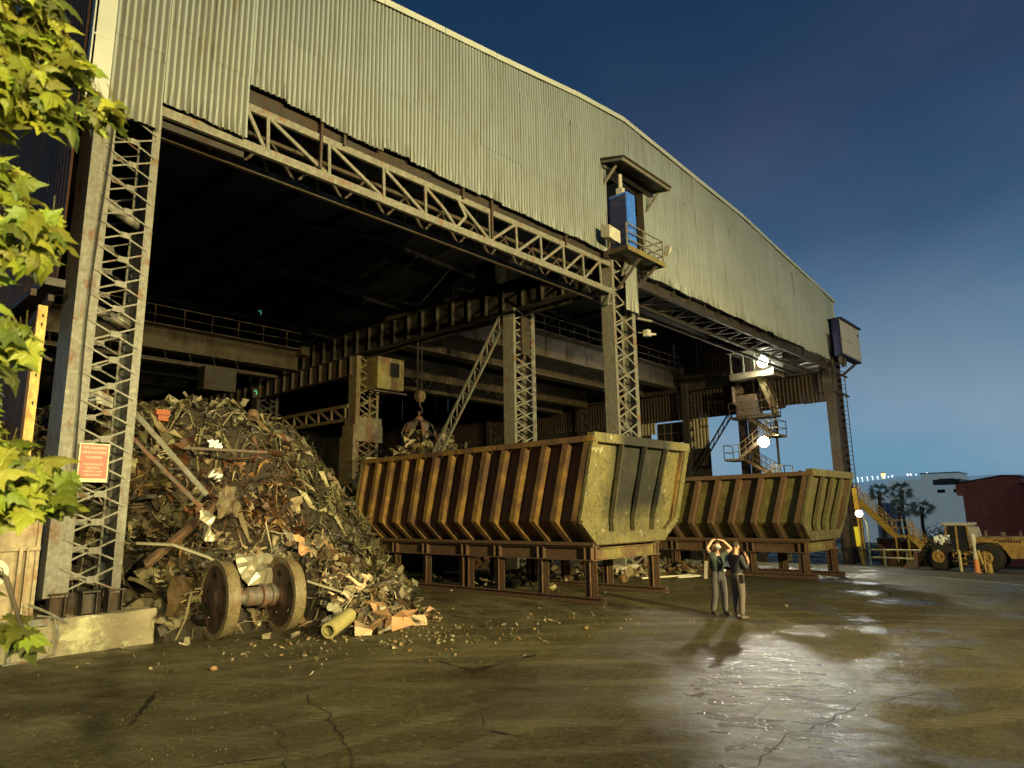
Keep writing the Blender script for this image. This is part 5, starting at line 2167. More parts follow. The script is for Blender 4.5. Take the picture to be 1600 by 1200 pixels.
g.tube([(46.5, 8.3, z + 1.0), (45.0, 7.3, z + 1.0), (44.8, 7.1, z + .85), (44.8, 7.1, z)], .05, 8)
g.tube([(46.5, 8.3, z + .5), (44.8, 7.1, z + .5)], .04, 8)
g.build('rail', M['yellow_rail'], t)
g = MB()
for q in range(4):
    g.tube([(44.6, 7.0, z + .15 + q * .27), (44.5, 6.75, z + .15 + q * .27)], .03, 6)
g.tube([(44.6, 7.0, z), (44.6, 7.0, z + 1.1)], .045, 8)
g.tube([(44.5, 6.7, z), (44.5, 6.7, z + 1.1)], .045, 8)
g.build('step_ladder', M['yellow_rail'], t)

st = thing('yellow_stair', 'yellow steel stair with a mid landing descending to the right', 'stair', (55, 13, gz(55)))
SX = 55.0
flight((SX, 13.5, .5), (SX, 15.8, 3.1), .9, st, M['yellow_rail'], n=10)
flight((SX, 10.9, gz(SX) + .05), (SX, 12.5, .5), .9, st, M['yellow_rail'], n=8)
landing(SX, SX + .95, 12.45, 13.55, .58, st, M['yellow_rail'], 'we')
landing(SX, SX + .95, 15.7, 18.0, 3.2, st, M['yellow_rail'], 'we')
g = MB()
g.prism([(SX - .02, 13.45, .36), (SX - .02, 15.8, 2.98), (SX - .02, 15.8, 3.36), (SX - .02, 13.45, .74)], (-.03, 0, 0))
g.prism([(SX - .02, 10.8, gz(SX)), (SX - .02, 12.55, .36), (SX - .02, 12.55, .74), (SX - .02, 10.8, gz(SX) + .42)], (-.03, 0, 0))
for (y, z) in ((12.6, .45), (13.4, .45), (15.8, 3.0), (17.8, 3.0)):
    g.bar((SX + .05, y, gz(SX)), (SX + .05, y, z), .1)
    g.bar((SX + .9, y, gz(SX)), (SX + .9, y, z), .1)
g.build('stringer_plate', M['yellow_rail'], st)
sk = thing('steel_skip', 'dark rusty skip standing behind the yellow stair landing', 'skip', (58, 13.4, gz(58)))
g = MB()
zs = gz(57.5)
g.prism([(57.3, 12.2, zs), (57.3, 15.0, zs), (57.3, 15.3, .25), (57.3, 11.9, .15)], (1.8, .3, 0))
g.build('skip_body', M['brown_panel'], sk)
for yy in (12.5, 13.2, 13.9, 14.6):
    g = MB()
    g.box(57.2, 57.3, yy, yy + .08, zs + .1, .1)
    g.build('skip_rib', M['brown_panel'], sk)

# wheel loader (axis across the view, cab left, engine hood right)
ld = thing('wheel_loader', 'dusty yellow wheel loader parked behind the railing at the right edge', 'wheel loader', (0, 0, 0))
gl = MB()
def loader():
    # local: u along the machine (toward the rear), v across, z up; near side v = 0
    def part(name, mat, fn, par=ld, smooth=False):
        g = MB()
        fn(g)
        return g.build(name, mat, par, smooth, world=False)
    def tyre(u, v):
        g = MB()
        g.lathe((u, v, .75), (0, 1, 0), [(0, .34), (.02, .6), (.06, .7), (.14, .75), (.36, .75), (.44, .7), (.48, .6), (.5, .34)], 40)
        for k in range(22):
            a = k * 2 * math.pi / 22
            for s in (0, 1):
                c = Vector((u + math.cos(a + s * .14) * .755, v + .14 + s * .22, .75 + math.sin(a + s * .14) * .755))
                g.bar(c + Vector((0, -.11, 0)), c + Vector((0, .11, 0)), .09, .05, up=(math.cos(a), 0, math.sin(a)))
        ty = g.build('wheel', M['rubber'], ld, world=False)
        g = MB()
        g.lathe((u, v, .75), (0, 1, 0), [(.12, 0), (.12, .12), (.05, .14), (.1, .3), (.02, .35)], 24)
        g.build('rim', M['loader_yellow'], ty, world=False)
    for u in (-1.6, .55):
        tyre(u, 0)
        tyre(u, 1.75)
    # hood with sloping side and grille
    part('engine_hood', M['loader_yellow'], lambda g: (g.prism([(-.1, .12, 1.15), (.15, .12, 1.72), (2.3, .12, 1.72), (2.45, .12, 1.5), (2.45, .12, .75), (1.55, .12, .7), (1.35, .12, 1.1), (.9, .12, 1.45), (.2, .12, 1.45)], (0, 2.0, 0)),
                                                        g.box(-.1, 2.35, .06, 2.18, 1.70, 1.76)))
    part('grille', M['dark_steel'], lambda g: [g.box(.9 + .12 * i, .96 + .12 * i, .10, .118, 1.5, 1.64) for i in range(10)])
    part('counterweight', M['loader_yellow'], lambda g: g.cham(2.4, 2.85, .05, 2.2, .55, 1.45, .06))
    part('exhaust', M['grey_iron'], lambda g: (g.tube([(.5, .8, 1.7), (.5, .8, 2.1)], .07, 10), g.tube([(1.2, 1.2, 1.7), (1.2, 1.2, 2.0)], .12, 10), g.tube([(2.0, .9, 1.7), (2.0, .9, 2.05)], .05, 8)))
    # cab
    cab = part('cab', M['loader_yellow'], lambda g: (
        [g.prism([(a, v, .95), (a + .09, v, .95), (b + .09, v, 2.35), (b, v, 2.35)], (0, .08, 0)) for v in (.15, 1.85) for a, b in ((-1.35, -1.2), (-.2, -.25), (-.78, -.75))],
        g.box(-1.4, -.05, .12, 2.05, .85, 1.0)))
    part('cab_roof', M['white_paint'], lambda g: g.cham(-1.38, -.02, .05, 2.12, 2.35, 2.5, .06), cab)
    part('cab_glass', M['glass_dark'], lambda g: g.prism([(-1.28, .19, 1.0), (-.16, .19, 1.0), (-.22, .19, 2.35), (-1.13, .19, 2.35)], (0, 1.66, 0)), cab)
    part('cab_rear_panel', M['white_paint'], lambda g: g.prism([(-.12, .15, 1.3), (.22, .15, 1.3), (.08, .15, 2.25), (-.15, .15, 2.32)], (0, 1.8, 0)), cab)
    part('fender', M['loader_yellow'], lambda g: g.prism([(-.1, .02, 1.5), (.0, .02, 1.58), (1.1, .02, 1.58), (1.35, .02, 1.3), (1.3, .02, 1.25), (1.05, .02, 1.5), (.05, .02, 1.5)], (0, .5, 0)))
    part('step', M['yellow_rail'], lambda g: (g.box(-.95, -.4, -.05, .15, .35, .4), g.box(-.95, -.4, -.05, .15, .65, .7), g.bar((-.95, 0, .35), (-.95, 0, 1.0), .04), g.bar((-.4, 0, .35), (-.4, 0, 1.0), .04)))
    part('front_frame', M['loader_yellow'], lambda g: (g.prism([(-2.6, .65, .55), (-1.2, .65, .6), (-1.2, .65, 1.1), (-1.9, .65, 1.45), (-2.5, .65, 1.2)], (0, .9, 0)),))
    for v in (.5, 1.6):
        part('lift_arm', M['loader_yellow'], lambda g: g.prism([(-1.7, v, 1.5), (-2.1, v, 1.6), (-2.75, v, .75), (-2.85, v, .35), (-2.65, v, .35), (-2.45, v, .7), (-1.7, v, 1.25)], (0, .12, 0)))
    part('bucket', M['grey_iron'], lambda g: (g.prism([(-2.75, .2, .1), (-3.5, .2, .05), (-3.3, .2, .3), (-2.9, .2, .45), (-2.85, .2, .9), (-2.7, .2, .9)], (0, 1.8, 0)),))


loader()
vd = Vector((41.9, 6.0, 0)).normalized()
# u axis = screen right, v axis = away from the photographer
ang = math.atan2(-vd.x, vd.y) + R(-8)
ld.rotation_euler = (0, 0, ang)
ld.scale = (1.06, 1.06, 1.06)
ld.location = (45.8 - math.cos(ang) * .58, 6.75 - math.sin(ang) * .58, gz(46))

wc = thing('traffic_cone', 'orange and cream bollard cone in front of the loader cab', 'traffic cone', (43.6, 6.95, gz(43.6)))
g = MB()
zg = gz(43.6)
g.lathe((43.6, 6.95, zg), (0, 0, 1), [(0, 0), (0, .2), (.04, .2), (.05, .13), (.7, .09), (.72, 0)], 20)
g.build('cone_body', M['cone'], wc)
g = MB()
g.lathe((43.6, 6.95, zg + .7), (0, 0, 1), [(0, .1), (.6, .07), (1.0, .13), (1.25, .1), (1.3, 0)], 14)
g.build('cone_top', M['timber'], wc)
yb = thing('bollard', 'short thick yellow bollard stump beside the loader wheel', 'bollard', (41.9, 6.6, gz(42)))
g = MB()
zg = gz(42)
g.lathe((42.6, 6.25, zg - .05), (0, 0, 1), [(0, 0), (0, .14), (.5, .13), (.55, .1), (.55, 0)], 16)
g.build('bollard_body', M['yellow_rail'], yb)
g = MB()
g.lathe((42.6, 6.25, zg + .0), (0, 0, 1), [(-.03, 0), (-.03, .2), (.02, .2), (.02, .15)], 16)
g.build('bollard_base', M['grey_iron'], yb)
yb = thing('bollard', 'leaning yellow post between the loader and the traffic cone', 'bollard', (43.1, 6.5, gz(43)))
g = MB()
g.tube([(43.0, 6.48, gz(43)), (43.1, 6.72, gz(43) + 1.15)], .06, 10)
g.build('bollard_body', M['yellow_rail'], yb)
g = MB()
g.lathe((43.0, 6.48, gz(43)), (0, 0, 1), [(-.03, 0), (-.03, .14), (.02, .14), (.02, .07)], 14)
g.build('bollard_base', M['grey_iron'], yb)

# painted lines on the yard
def strip(p, q, w, name, dz=.022, n=12):
    g = MB()
    p = Vector(p)
    q = Vector(q)
    d = (q - p).normalized()
    a = Vector((-d.y, d.x, 0)) * w / 2
    vs = []
    for i in range(n * 3 + 1):
        c = p.lerp(q, i / (n * 3))
        for s in (-1, 1):
            v = c + a * s * (1 + .12 * noise.noise(c * 3))
            nn_ = noise.noise(Vector((v.x * .35, v.y * .35, 0))) * .018
            vs.append((v.x, v.y, gz(v.x) + nn_ + dz))
    g.add(vs, [(2 * i, 2 * i + 2, 2 * i + 3, 2 * i + 1) for i in range(n * 3)])
    struct(g.build(name, M['line_paint'], None))


M['crack'] = plain('crack_dirt', (.022, .020, .011), .95, 0, .3, 8, .5)


def crack(pts, w):
    g = MB()
    r = random.Random(len(pts) * 7)
    P = []
    for a, b in zip(pts, pts[1:]):
        for i in range(8):
            P.append(Vector((a[0], a[1], 0)).lerp(Vector((b[0], b[1], 0)), i / 8))
    vs = []
    for i, p in enumerate(P):
        d = (P[min(i + 1, len(P) - 1)] - P[max(i - 1, 0)]).normalized()
        a = Vector((-d.y, d.x, 0))
        c = p + a * noise.noise(p * 3) * .12
        ww = w * r.uniform(.25, 1.3)
        for s in (-1, 1):
            v = c + a * s * ww
            vs.append((v.x, v.y, noise.noise(Vector((v.x * .35, v.y * .35, 0))) * .018 + .009))
    g.add(vs, [(2 * i, 2 * i + 2, 2 * i + 3, 2 * i + 1) for i in range(len(P) - 1)])
    struct(g.build('ground_crack', M['crack'], None))


crack([(6.2, 3.3), (6.98, 3.19), (8.13, 3.32), (9.06, 3.13), (10.03, 3.05), (10.55, 2.8), (11.25, 2.56)], .012)
crack([(4.7, 8.5), (4.27, 7.44), (3.97, 6.79), (3.7, 6.2)], .009)
crack([(5.64, 9.22), (5.23, 8.0), (4.7, 6.93), (4.39, 6.28), (4.2, 5.6)], .009)
strip((42, 15.2, 0), (26.8, 1.9, 0), .12, 'painted_line')

# ------------------------------------------------------------------ far things at the right
mb_ = thing('maroon_building', 'windowless dark maroon building with a slanted roof at the right edge', 'building', (70, 9.5, gz(70)))
g = MB()
zb0 = gz(72)
g.prism([(70.3, 11.5, zb0), (70.3, 11.5, 3.45), (70.0, 11.9, 3.45), (70.0, 11.9, 4.4), (70.0, 8.5, 4.95), (70.0, 7.25, 4.85), (70.3, 7.25, zb0)], (12, 0, 0))
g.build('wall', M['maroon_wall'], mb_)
g = MB()
g.prism([(69.9, 12.0, 4.42), (69.9, 8.5, 4.98), (69.9, 7.2, 4.88), (69.9, 7.2, 4.98), (69.9, 8.5, 5.08), (69.9, 12.0, 4.52)], (12.2, 0, 0))
g.build('roof', M['dark_steel'], mb_)
g = MB()
for k in range(5):
    g.box(69.96, 69.99, 7.6 + k * .85, 7.64 + k * .85, -1.5, 4.3)
g.build('wall_seam', M['maroon_wall'], mb_)
mb_ = thing('red_building', 'brighter red wall block cut off by the right edge of the picture', 'building', (68, 3, gz(68)))
g = MB()
g.box(68.0, 78, -6, 7.1, zb0, 4.2)
g.build('wall', M['red_paint'], mb_)
g = MB()
g.box(67.9, 78, -6.1, 7.2, 4.2, 4.32)
g.build('roof', M['dark_steel'], mb_)

hz = thing('white_warehouse', 'long pale grey warehouse behind the palm trees', 'building', (120, 22, gz(80)))
zb0 = gz(80)
g = MB()
g.box(120, 150, 14.0, 23.6, zb0, 5.75)
g.box(120.5, 150, 23.6, 26.6, zb0, 6.75)
g.box(121, 150, 26.6, 34, zb0, 5.0)
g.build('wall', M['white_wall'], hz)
g = MB()
g.box(119.9, 120.0, 20.4, 22.5, 5.9, 6.7)
g.box(120.2, 128, 19.8, 23.3, 5.76, 6.6)
g.build('roof_box', M['grey_iron'], hz)
g = MB()
for y in (15.5, 17.6, 19.7, 21.8):
    g.box(119.93, 119.995, y, y + 1.0, 4.6, 5.1)
g.build('window', M['glass_dark'], hz)
hz = thing('grey_building', 'small grey building with a flat roof on the hillside at right', 'building', (300, 64, 0))
g = MB()
g.box(300, 320, 50, 62, -3, 15.0)
g.box(302, 320, 64, 74, -3, 13)
g.build('wall', M['white_wall'], hz)
g = MB()
g.box(299.8, 320, 49.8, 62.2, 15.0, 15.4)
g.build('roof', M['grey_iron'], hz)

# hill on the horizon
g = MB()
vs = []
NXH, NYH = 14, 90
for i in range(NXH + 1):
    for j in range(NYH + 1):
        x = 470 + 30 * i
        y = -120 + 620 * j / NYH
        prof = math.sin(math.pi * min(1, max(0, (x - 470) / 260))) if x < 600 else 1
        hgt = 24.3 + 3.2 * math.exp(-((y - 128) / 34) ** 2) + 1.6 * math.sin(y * .021) + .8 * noise.noise(Vector((y * .05, x * .01, 0)))
        hgt *= 1 if y > 0 else max(0, 1 + y / 140)
        vs.append((x, y, -3 + (hgt + 1.5) * prof))
g.add(vs, [(i * (NYH + 1) + j, (i + 1) * (NYH + 1) + j, (i + 1) * (NYH + 1) + j + 1, i * (NYH + 1) + j + 1) for i in range(NXH) for j in range(NYH)])
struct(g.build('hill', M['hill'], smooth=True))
for k, (y, z, s) in enumerate([(165.7, 26.2, .45), (162.4, 26.1, .4), (158.6, 26.4, .45), (154.8, 26.7, .45), (151.1, 26.6, .4), (143.5, 26.3, .3), (140.7, 26.8, .5), (163.9, 20.1, .45), (146.2, 26.6, .45)]):
    g = MB()
    g.lathe((588, y, z), (-1, 0, 0), [(-.4, 0), (0, s), (.5, s * .7), (.7, 0)], 10)
    g.bar((589, y, z), (589, y, 18), .2)
    tag(g.build('street_lamp', M['far_white'], None), 'tiny white street lamp in the row on the far hilltop', 'street lamp', 'far street lamps on the hill')
for k, (y, z, s) in enumerate([(130, 27.2, .6), (127.9, 27.2, .55), (124.4, 27.0, .35), (119.3, 27.0, .35), (117.1, 27.6, .55), (106.6, 22.2, .5)]):
    g = MB()
    g.lathe((588, y, z), (-1, 0, 0), [(-.4, 0), (0, s), (.5, s * .7), (.7, 0)], 10)
    g.bar((589, y, z), (589, y, 18), .2)
    tag(g.build('street_lamp', M['far_white'], None), 'tiny white lamp above the palms on the dark hilltop roofline', 'street lamp', 'far lamps above the palms')
tt = thing('lit_tower', 'small golden lit drum shaped tower on the far hilltop', 'tower', (590, 147.8, 20))
g = MB()
g.lathe((592, 147.8, 26.5), (0, 0, 1), [(-6, .9), (0, .9), (.2, 1.5), (2.6, 1.7), (2.8, .8), (3.6, .2)], 16)
g.build('tower_body', M['far_gold'], tt)
g = MB()
g.lathe((592, 147.8, 29.35), (0, 0, 1), [(0, 1.75), (.15, 1.75), (.3, .7), (1.2, .1)], 16)
g.build('tower_roof', M['grey_iron'], tt)


# palms and shrubs
def palm(x, y, zc, label, seed, cr=1.0):
    t = thing('palm_tree', label, 'palm tree', (x, y, gz(x)), 'fan palms behind the yellow stair')
    r = random.Random(seed)
    g = MB()
    z0 = gz(x)
    pts = [(x + .06 * math.sin(i), y + .05 * math.cos(i * 1.3), z0 + (zc - z0) * i / 7) for i in range(8)]
    g.tube(pts, [.28, .2, .17, .16, .15, .15, .17, .22], 12)
    g.build('trunk', M['trunk'], t)
    g = MB()
    for k in range(19):
        a = k * 2.399 + r.uniform(-.2, .2)
        el = -.85 + 2.1 * (k / 19) + r.uniform(-.15, .15)
        d = Vector((math.cos(a) * math.cos(el), math.sin(a) * math.cos(el), math.sin(el)))
        L = r.uniform(.45, .75) * cr
        base = Vector((x, y, zc))
        tip = base + d * L + Vector((0, 0, -.08))
        g.bar(base, tip, .03)
        side = d.cross(Vector((0, 0, 1))).normalized()
        upv = side.cross(d)
        tw_ = r.uniform(-1.1, 1.1)
        side = (side * math.cos(tw_) + upv * math.sin(tw_)).normalized()
        upv = side.cross(d)
        col = r.uniform(.6, 1.3)
        for q in range(17):
            w = (q - 8) / 8 * 1.5
            dd = (d * math.cos(w) + side * math.sin(w)).normalized()
            bl = r.uniform(.5, .8) * cr
            m_ = tip + dd * bl * .55
            e = tip + dd * bl + Vector((0, 0, -.16 * cr * r.uniform(.5, 1.6)))
            wv = dd.cross(upv).normalized() * .034 * cr
            g.add([tip, m_ + wv, e, m_ - wv], [(0, 1, 2, 3)], (col, col, col * .9))
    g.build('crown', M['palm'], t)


palm(80, 20.6, 4.2, 'left palm of the four, tall, nearest the right corner column', 1, 1.0)
palm(80.5, 18.6, 4.3, 'tall palm in the middle with its crown against the pale warehouse', 2, 1.05)
palm(77, 18.2, 2.6, 'lower middle palm with drooping fronds above the stair landing', 3, 1.0)
palm(78, 16.4, 2.5, 'rightmost palm with a short dark trunk', 4, 1.05)


def bush(name, label, x, y, z0, rx, ry, rz, n, seed, mat='bush', cat='bush'):
    t = thing(name, label, cat, (x, y, z0))
    r = random.Random(seed)
    g = MB()
    for k in range(5):
        a = r.uniform(0, 6.28)
        g.tube([(x, y, z0 - .1), (x + rx * .3 * math.cos(a), y + ry * .3 * math.sin(a), z0 + rz * .6), (x + rx * .6 * math.cos(a), y + ry * .6 * math.sin(a), z0 + rz * 1.2)], [.05, .035, .012], 5)
    g.build('stem', M['trunk'], t)
    g = MB()
    cl = [(r.uniform(-1, 1) * rx * .75, r.uniform(-1, 1) * ry * .75, r.uniform(.3, 1.7) * rz, r.uniform(.3, .6)) for _ in range(12)]
    for k in range(n):
        cx_, cy_, cz_, cr_ = r.choice(cl)
        v = Vector((r.gauss(0, 1), r.gauss(0, 1), r.gauss(0, 1))).normalized() * cr_ * r.random() ** .4
        p = Vector((x + cx_ + v.x * rx, y + cy_ + v.y * ry, max(z0, z0 + cz_ + v.z * rz)))
        d = Vector((r.gauss(0, 1), r.gauss(0, 1), r.gauss(0, .7))).normalized()
        e = d.orthogonal().normalized()
        s = r.uniform(.05, .12) * max(rx, .6)
        c = r.uniform(.5, 1.6)
        g.add([p, p + d * s + e * s * .5, p + d * s * 2, p + d * s - e * s * .5], [(0, 1, 2, 3)], (c, c, c))
    g.build('foliage', M[mat], t)


bush('bush', 'dark shrub behind the yard lamp, left of the stair', 60, 15.7, gz(60), .9, 1.1, .8, 500, 1)
bush('bush', 'dark round shrub at the foot of the rightmost palm', 74, 14.9, gz(74), 1.2, 1.5, 1.6, 700, 2)
bush('bush', 'dark untrimmed shrub between the palms and the maroon building', 66, 12.4, gz(66), 1.2, 1.3, 1.5, 800, 3)
bush('bush', 'low brownish shrub behind the loader cab', 58, 9.9, gz(58), 1.1, 1.2, .9, 600, 4)
bush('bush', 'dark shrub right of the yellow stair foot', 62, 12.4, gz(62), 1.0, 1.0, .9, 600, 5)
for k, (x, y, h, lab) in enumerate(((175, 84, 14, 'small dark pointed cypress seen under the hall, left one'), (175, 62.5, 14.4, 'small dark pointed cypress seen under the hall, right one'))):
    t = thing('cypress_tree', lab, 'tree', (x, y, -3))
    g = MB()
    r = random.Random(k)
    g.tube([(x, y, -3), (x, y, 0)], [.3, .2], 6)
    g.build('trunk', M['trunk'], t)
    g = MB()
    for i in range(500):
        u = r.random()
        a = r.uniform(0, 6.28)
        rr = 1.5 * (1 - u) ** .8 * r.random() ** .5
        p = Vector((x + math.cos(a) * rr, y + math.sin(a) * rr, -3 + h * (.1 + .9 * u)))
        s = .5
        g.add([p, p + Vector((r.uniform(-s, s), r.uniform(-s, s), s)), p + Vector((r.uniform(-s, s), r.uniform(-s, s), s * 1.6)), p + Vector((r.uniform(-s, s), r.uniform(-s, s), .1))], [(0, 1, 2, 3)])
    g.build('crown', M['bush'], t)
# pale crumpled sheets by the stair foot
scrapobj('plastic_sheet', 'crumpled pale green sheeting heaped left of the loader cab', 'plastic sheet', M['mask'], sheetfn((45.9, 8.75, .45), .8, 1.0, (1.3, .3, 1.3), 51, .2, 6))
sv = thing('blue_tank', 'pale blue tank half hidden behind the palms', 'tank', (84, 21, -2))
g = MB()
g.lathe((84, 21.1, gz(80)), (0, 0, 1), [(0, 0), (0, 1.0), (5.3, 1.0), (5.9, .5), (6.0, 0)], 24)
g.build('tank_body', plain('pale_blue_tank_paint', (.30, .38, .55), .5, 0, .15, 2), sv)
g = MB()
g.tube([(83.0, 21.1, gz(80)), (83.0, 21.1, 3.2)], .05, 6)
g.build('tank_pipe', M['grey_iron'], sv)

# ------------------------------------------------------------------ people
def skinmesh(name, verts, edges, mat, parent, place, sub=2):
    me = bpy.data.meshes.new(name)
    names = list(verts.keys())
    me.from_pydata([verts[k][0] for k in names], [(names.index(a), names.index(b)) for a, b in edges], [])
    o = bpy.data.objects.new(name + '_tmp', me)
    COL.objects.link(o)
    m = o.modifiers.new('s', 'SKIN')
    m.use_smooth_shade = True
    for i, k in enumerate(names):
        r_ = verts[k][1]
        sv_ = me.skin_vertices[0].data[i]
        sv_.radius = r_ if isinstance(r_, tuple) else (r_, r_)
        sv_.use_root = (i == 0)
    s = o.modifiers.new('d', 'SUBSURF')
    s.levels = sub
    s.render_levels = sub
    dg = bpy.context.evaluated_depsgraph_get()
    m2 = bpy.data.meshes.new_from_object(o.evaluated_get(dg))
    bpy.data.objects.remove(o)
    m2.transform(place)
    m2.materials.clear()
    m2.materials.append(mat)
    m2.polygons.foreach_set('use_smooth', [True] * len(m2.polygons))
    q = bpy.data.objects.new(name, m2)
    COL.objects.link(q)
    q.parent = parent
    return q


def person(label, pos, face, arms, look, mats, gait, mask=False):
    t = thing('person', label, 'person', pos)
    f = Vector((face[0], face[1], 0)).normalized()
    rt = f.cross(Vector((0, 0, 1)))
    place = Matrix(((rt.x, f.x, 0, 0), (rt.y, f.y, 0, 0), (0, 0, 1, 0), (0, 0, 0, 1)))
    skin, top, trou = mats[:3]
    V = {}
    V['pel'] = ((0, 0, .96), (.13, .10))
    V['sp'] = ((0, .01, 1.12), (.12, .095))
    V['ch'] = ((0, .0, 1.32), (.15, .105))
    V['nb'] = ((0, -.01, 1.46), .06)
    V['nt'] = ((0, .01, 1.53), .052)
    hl = Vector(look)
    V['h1'] = ((hl.x * .3, .02 + hl.y * .4, 1.585), (.062, .07))
    V['h2'] = ((hl.x * .7, .015 + hl.y * .7, 1.655), (.077, .092))
    V['h3'] = ((hl.x, .0 + hl.y, 1.715), (.062, .075))
    E = [('pel', 'sp'), ('sp', 'ch'), ('ch', 'nb'), ('nb', 'nt'), ('nt', 'h1'), ('h1', 'h2'), ('h2', 'h3')]
    TV = {'pel': ((0, 0, .97), (.158, .122)), 'w': ((0, .0, 1.10), (.15, .12))}
    TE = [('pel', 'w')]
    SV = {'w': ((0, .005, .95), (.172, .135)), 'm': ((0, .015, 1.16), (.15, .125)), 'ch': ((0, .0, 1.32), (.168, .125)), 'nk': ((0, -.01, 1.455), (.078, .07))}
    SE = [('w', 'm'), ('m', 'ch'), ('ch', 'nk')]
    for s, nm in ((-1, 'l'), (1, 'r')):
        gt = gait[nm]
        V['hip' + nm] = ((s * .09, 0, .90), .085)
        V['kn' + nm] = ((s * .11, gt[0], .50), .058)
        V['an' + nm] = ((s * .115, gt[1], .10), .042)
        E += [('pel', 'hip' + nm), ('hip' + nm, 'kn' + nm), ('kn' + nm, 'an' + nm)]
        TV['hip' + nm] = ((s * .095, 0, .88), .115)
        TV['th' + nm] = ((s * .105, gt[0] * .5, .70), .10)
        TV['kn' + nm] = ((s * .11, gt[0], .50), .082)
        TV['cf' + nm] = ((s * .113, (gt[0] + gt[1]) * .5, .30), .076)
        TV['an' + nm] = ((s * .115, gt[1], .085), .07)
        TE += [('pel', 'hip' + nm), ('hip' + nm, 'th' + nm), ('th' + nm, 'kn' + nm), ('kn' + nm, 'cf' + nm), ('cf' + nm, 'an' + nm)]
        el, wr, hd = [Vector(q) for q in arms[nm]]
        sh = Vector((s * .175, 0, 1.40 if el.z < 1.5 else 1.43))
        V['sh' + nm] = (tuple(sh), .062)
        V['el' + nm] = (tuple(el), .043)
        V['wr' + nm] = (tuple(wr), .028)
        V['pa' + nm] = (tuple(wr.lerp(hd, .5)), (.042, .02))
        E += [('ch', 'sh' + nm), ('sh' + nm, 'el' + nm), ('el' + nm, 'wr' + nm), ('wr' + nm, 'pa' + nm)]
        d = (hd - wr).normalized()
        sd = d.cross(Vector((0, 0, 1)) if abs(d.z) < .8 else Vector((0, 1, 0))).normalized()
        nn2 = sd.cross(d)
        for k in range(4):
            o_ = sd * (.028 * (k - 1.5) / 1.5)
            b0 = wr.lerp(hd, .85) + o_
            L = (.055, .068, .064, .048)[k]
            m1 = b0 + d * L * .55
            e1 = m1 + (d * .6 - nn2 * .7).normalized() * L * .45
            V['f%d%s' % (k, nm)] = (tuple(m1), .009)
            V['g%d%s' % (k, nm)] = (tuple(e1), .008)
            E += [('pa' + nm, 'f%d%s' % (k, nm)), ('f%d%s' % (k, nm), 'g%d%s' % (k, nm))]
        tb = wr.lerp(hd, .3) - sd * .035 * s
        V['t' + nm] = (tuple(tb + d * .045 - sd * .02 * s), .010)
        E += [('pa' + nm, 't' + nm)]
        ue = sh.lerp(el, .62 if mats[3] else .98)
        SV['sh' + nm] = (tuple(sh), .085)
        SV['ue' + nm] = (tuple(ue), .068)
        SE += [('ch', 'sh' + nm), ('sh' + nm, 'ue' + nm)]
        if not mats[3]:
            SV['fw' + nm] = (tuple(el.lerp(wr, .85)), .045)
            SE += [('ue' + nm, 'fw' + nm)]
        skinmesh('shoe', {'h': ((s * .115, gt[1] - .05, .05), (.045, .045)), 'a': ((s * .118, gt[1] + .02, .055), (.048, .05)), 't': ((s * .135, gt[1] + .20, .035), (.05, .032))}, [('h', 'a'), ('a', 't')], M['shoe'], t, place)
    skinmesh('body', V, E, skin, t, place)
    skinmesh('trousers', TV, TE, trou, t, place)
    skinmesh('shirt', SV, SE, top, t, place)
    # head details: hair cap, nose, ears, eyes
    hc = Vector((hl.x * .7, .015 + hl.y * .7, 1.655))
    fd = Vector((hl.x * 3, 1 + hl.y, hl.z)).normalized()
    def shell(name, c, rad, mat, keep, n=20):
        g = MB()
        vs, fs = [], []
        for i in range(n + 1):
            for k in range(n):
                th = math.pi * i / n
                ph = 2 * math.pi * k / n
                vs.append(Vector((math.sin(th) * math.cos(ph), math.sin(th) * math.sin(ph), math.cos(th))))
        for i in range(n):
            for k in range(n):
                q = [i * n + k, i * n + (k + 1) % n, (i + 1) * n + (k + 1) % n, (i + 1) * n + k]
                m_ = sum((vs[j] for j in q), Vector()) / 4
                if keep(m_):
                    fs.append(q)
        pts = [place @ Vector((c.x + v.x * rad[0], c.y + v.y * rad[1], c.z + v.z * rad[2])) for v in vs]
        g.add(pts, fs)
        return g.build(name, mat, t, True, world=False)
    shell('hair', hc + Vector((0, -.008, .02)), (.088, .104, .105), M['hair'], lambda v: v.z > .35 or (v.y < .15 and v.z > -.35))
    for s in (-1, 1):
        shell('ear', hc + Vector((s * .082, -.005, -.01)), (.012, .022, .034), skin, lambda v: True, 8)
        shell('eye', hc + Vector((s * .032, .082, .005)), (.012, .010, .009), M['rubber'], lambda v: True, 8)
    shell('nose', hc + Vector((0, .098, -.022)), (.013, .02, .026), skin, lambda v: True, 8)
    shell('mouth', hc + Vector((0, .082, -.062)), (.024, .012, .008), M['card'], lambda v: True, 8)
    if mask:
        shell('face_mask', hc + Vector((0, .045, -.035)), (.075, .078, .06), M['mask'], lambda v: v.y > -.1, 16)
    return t, place


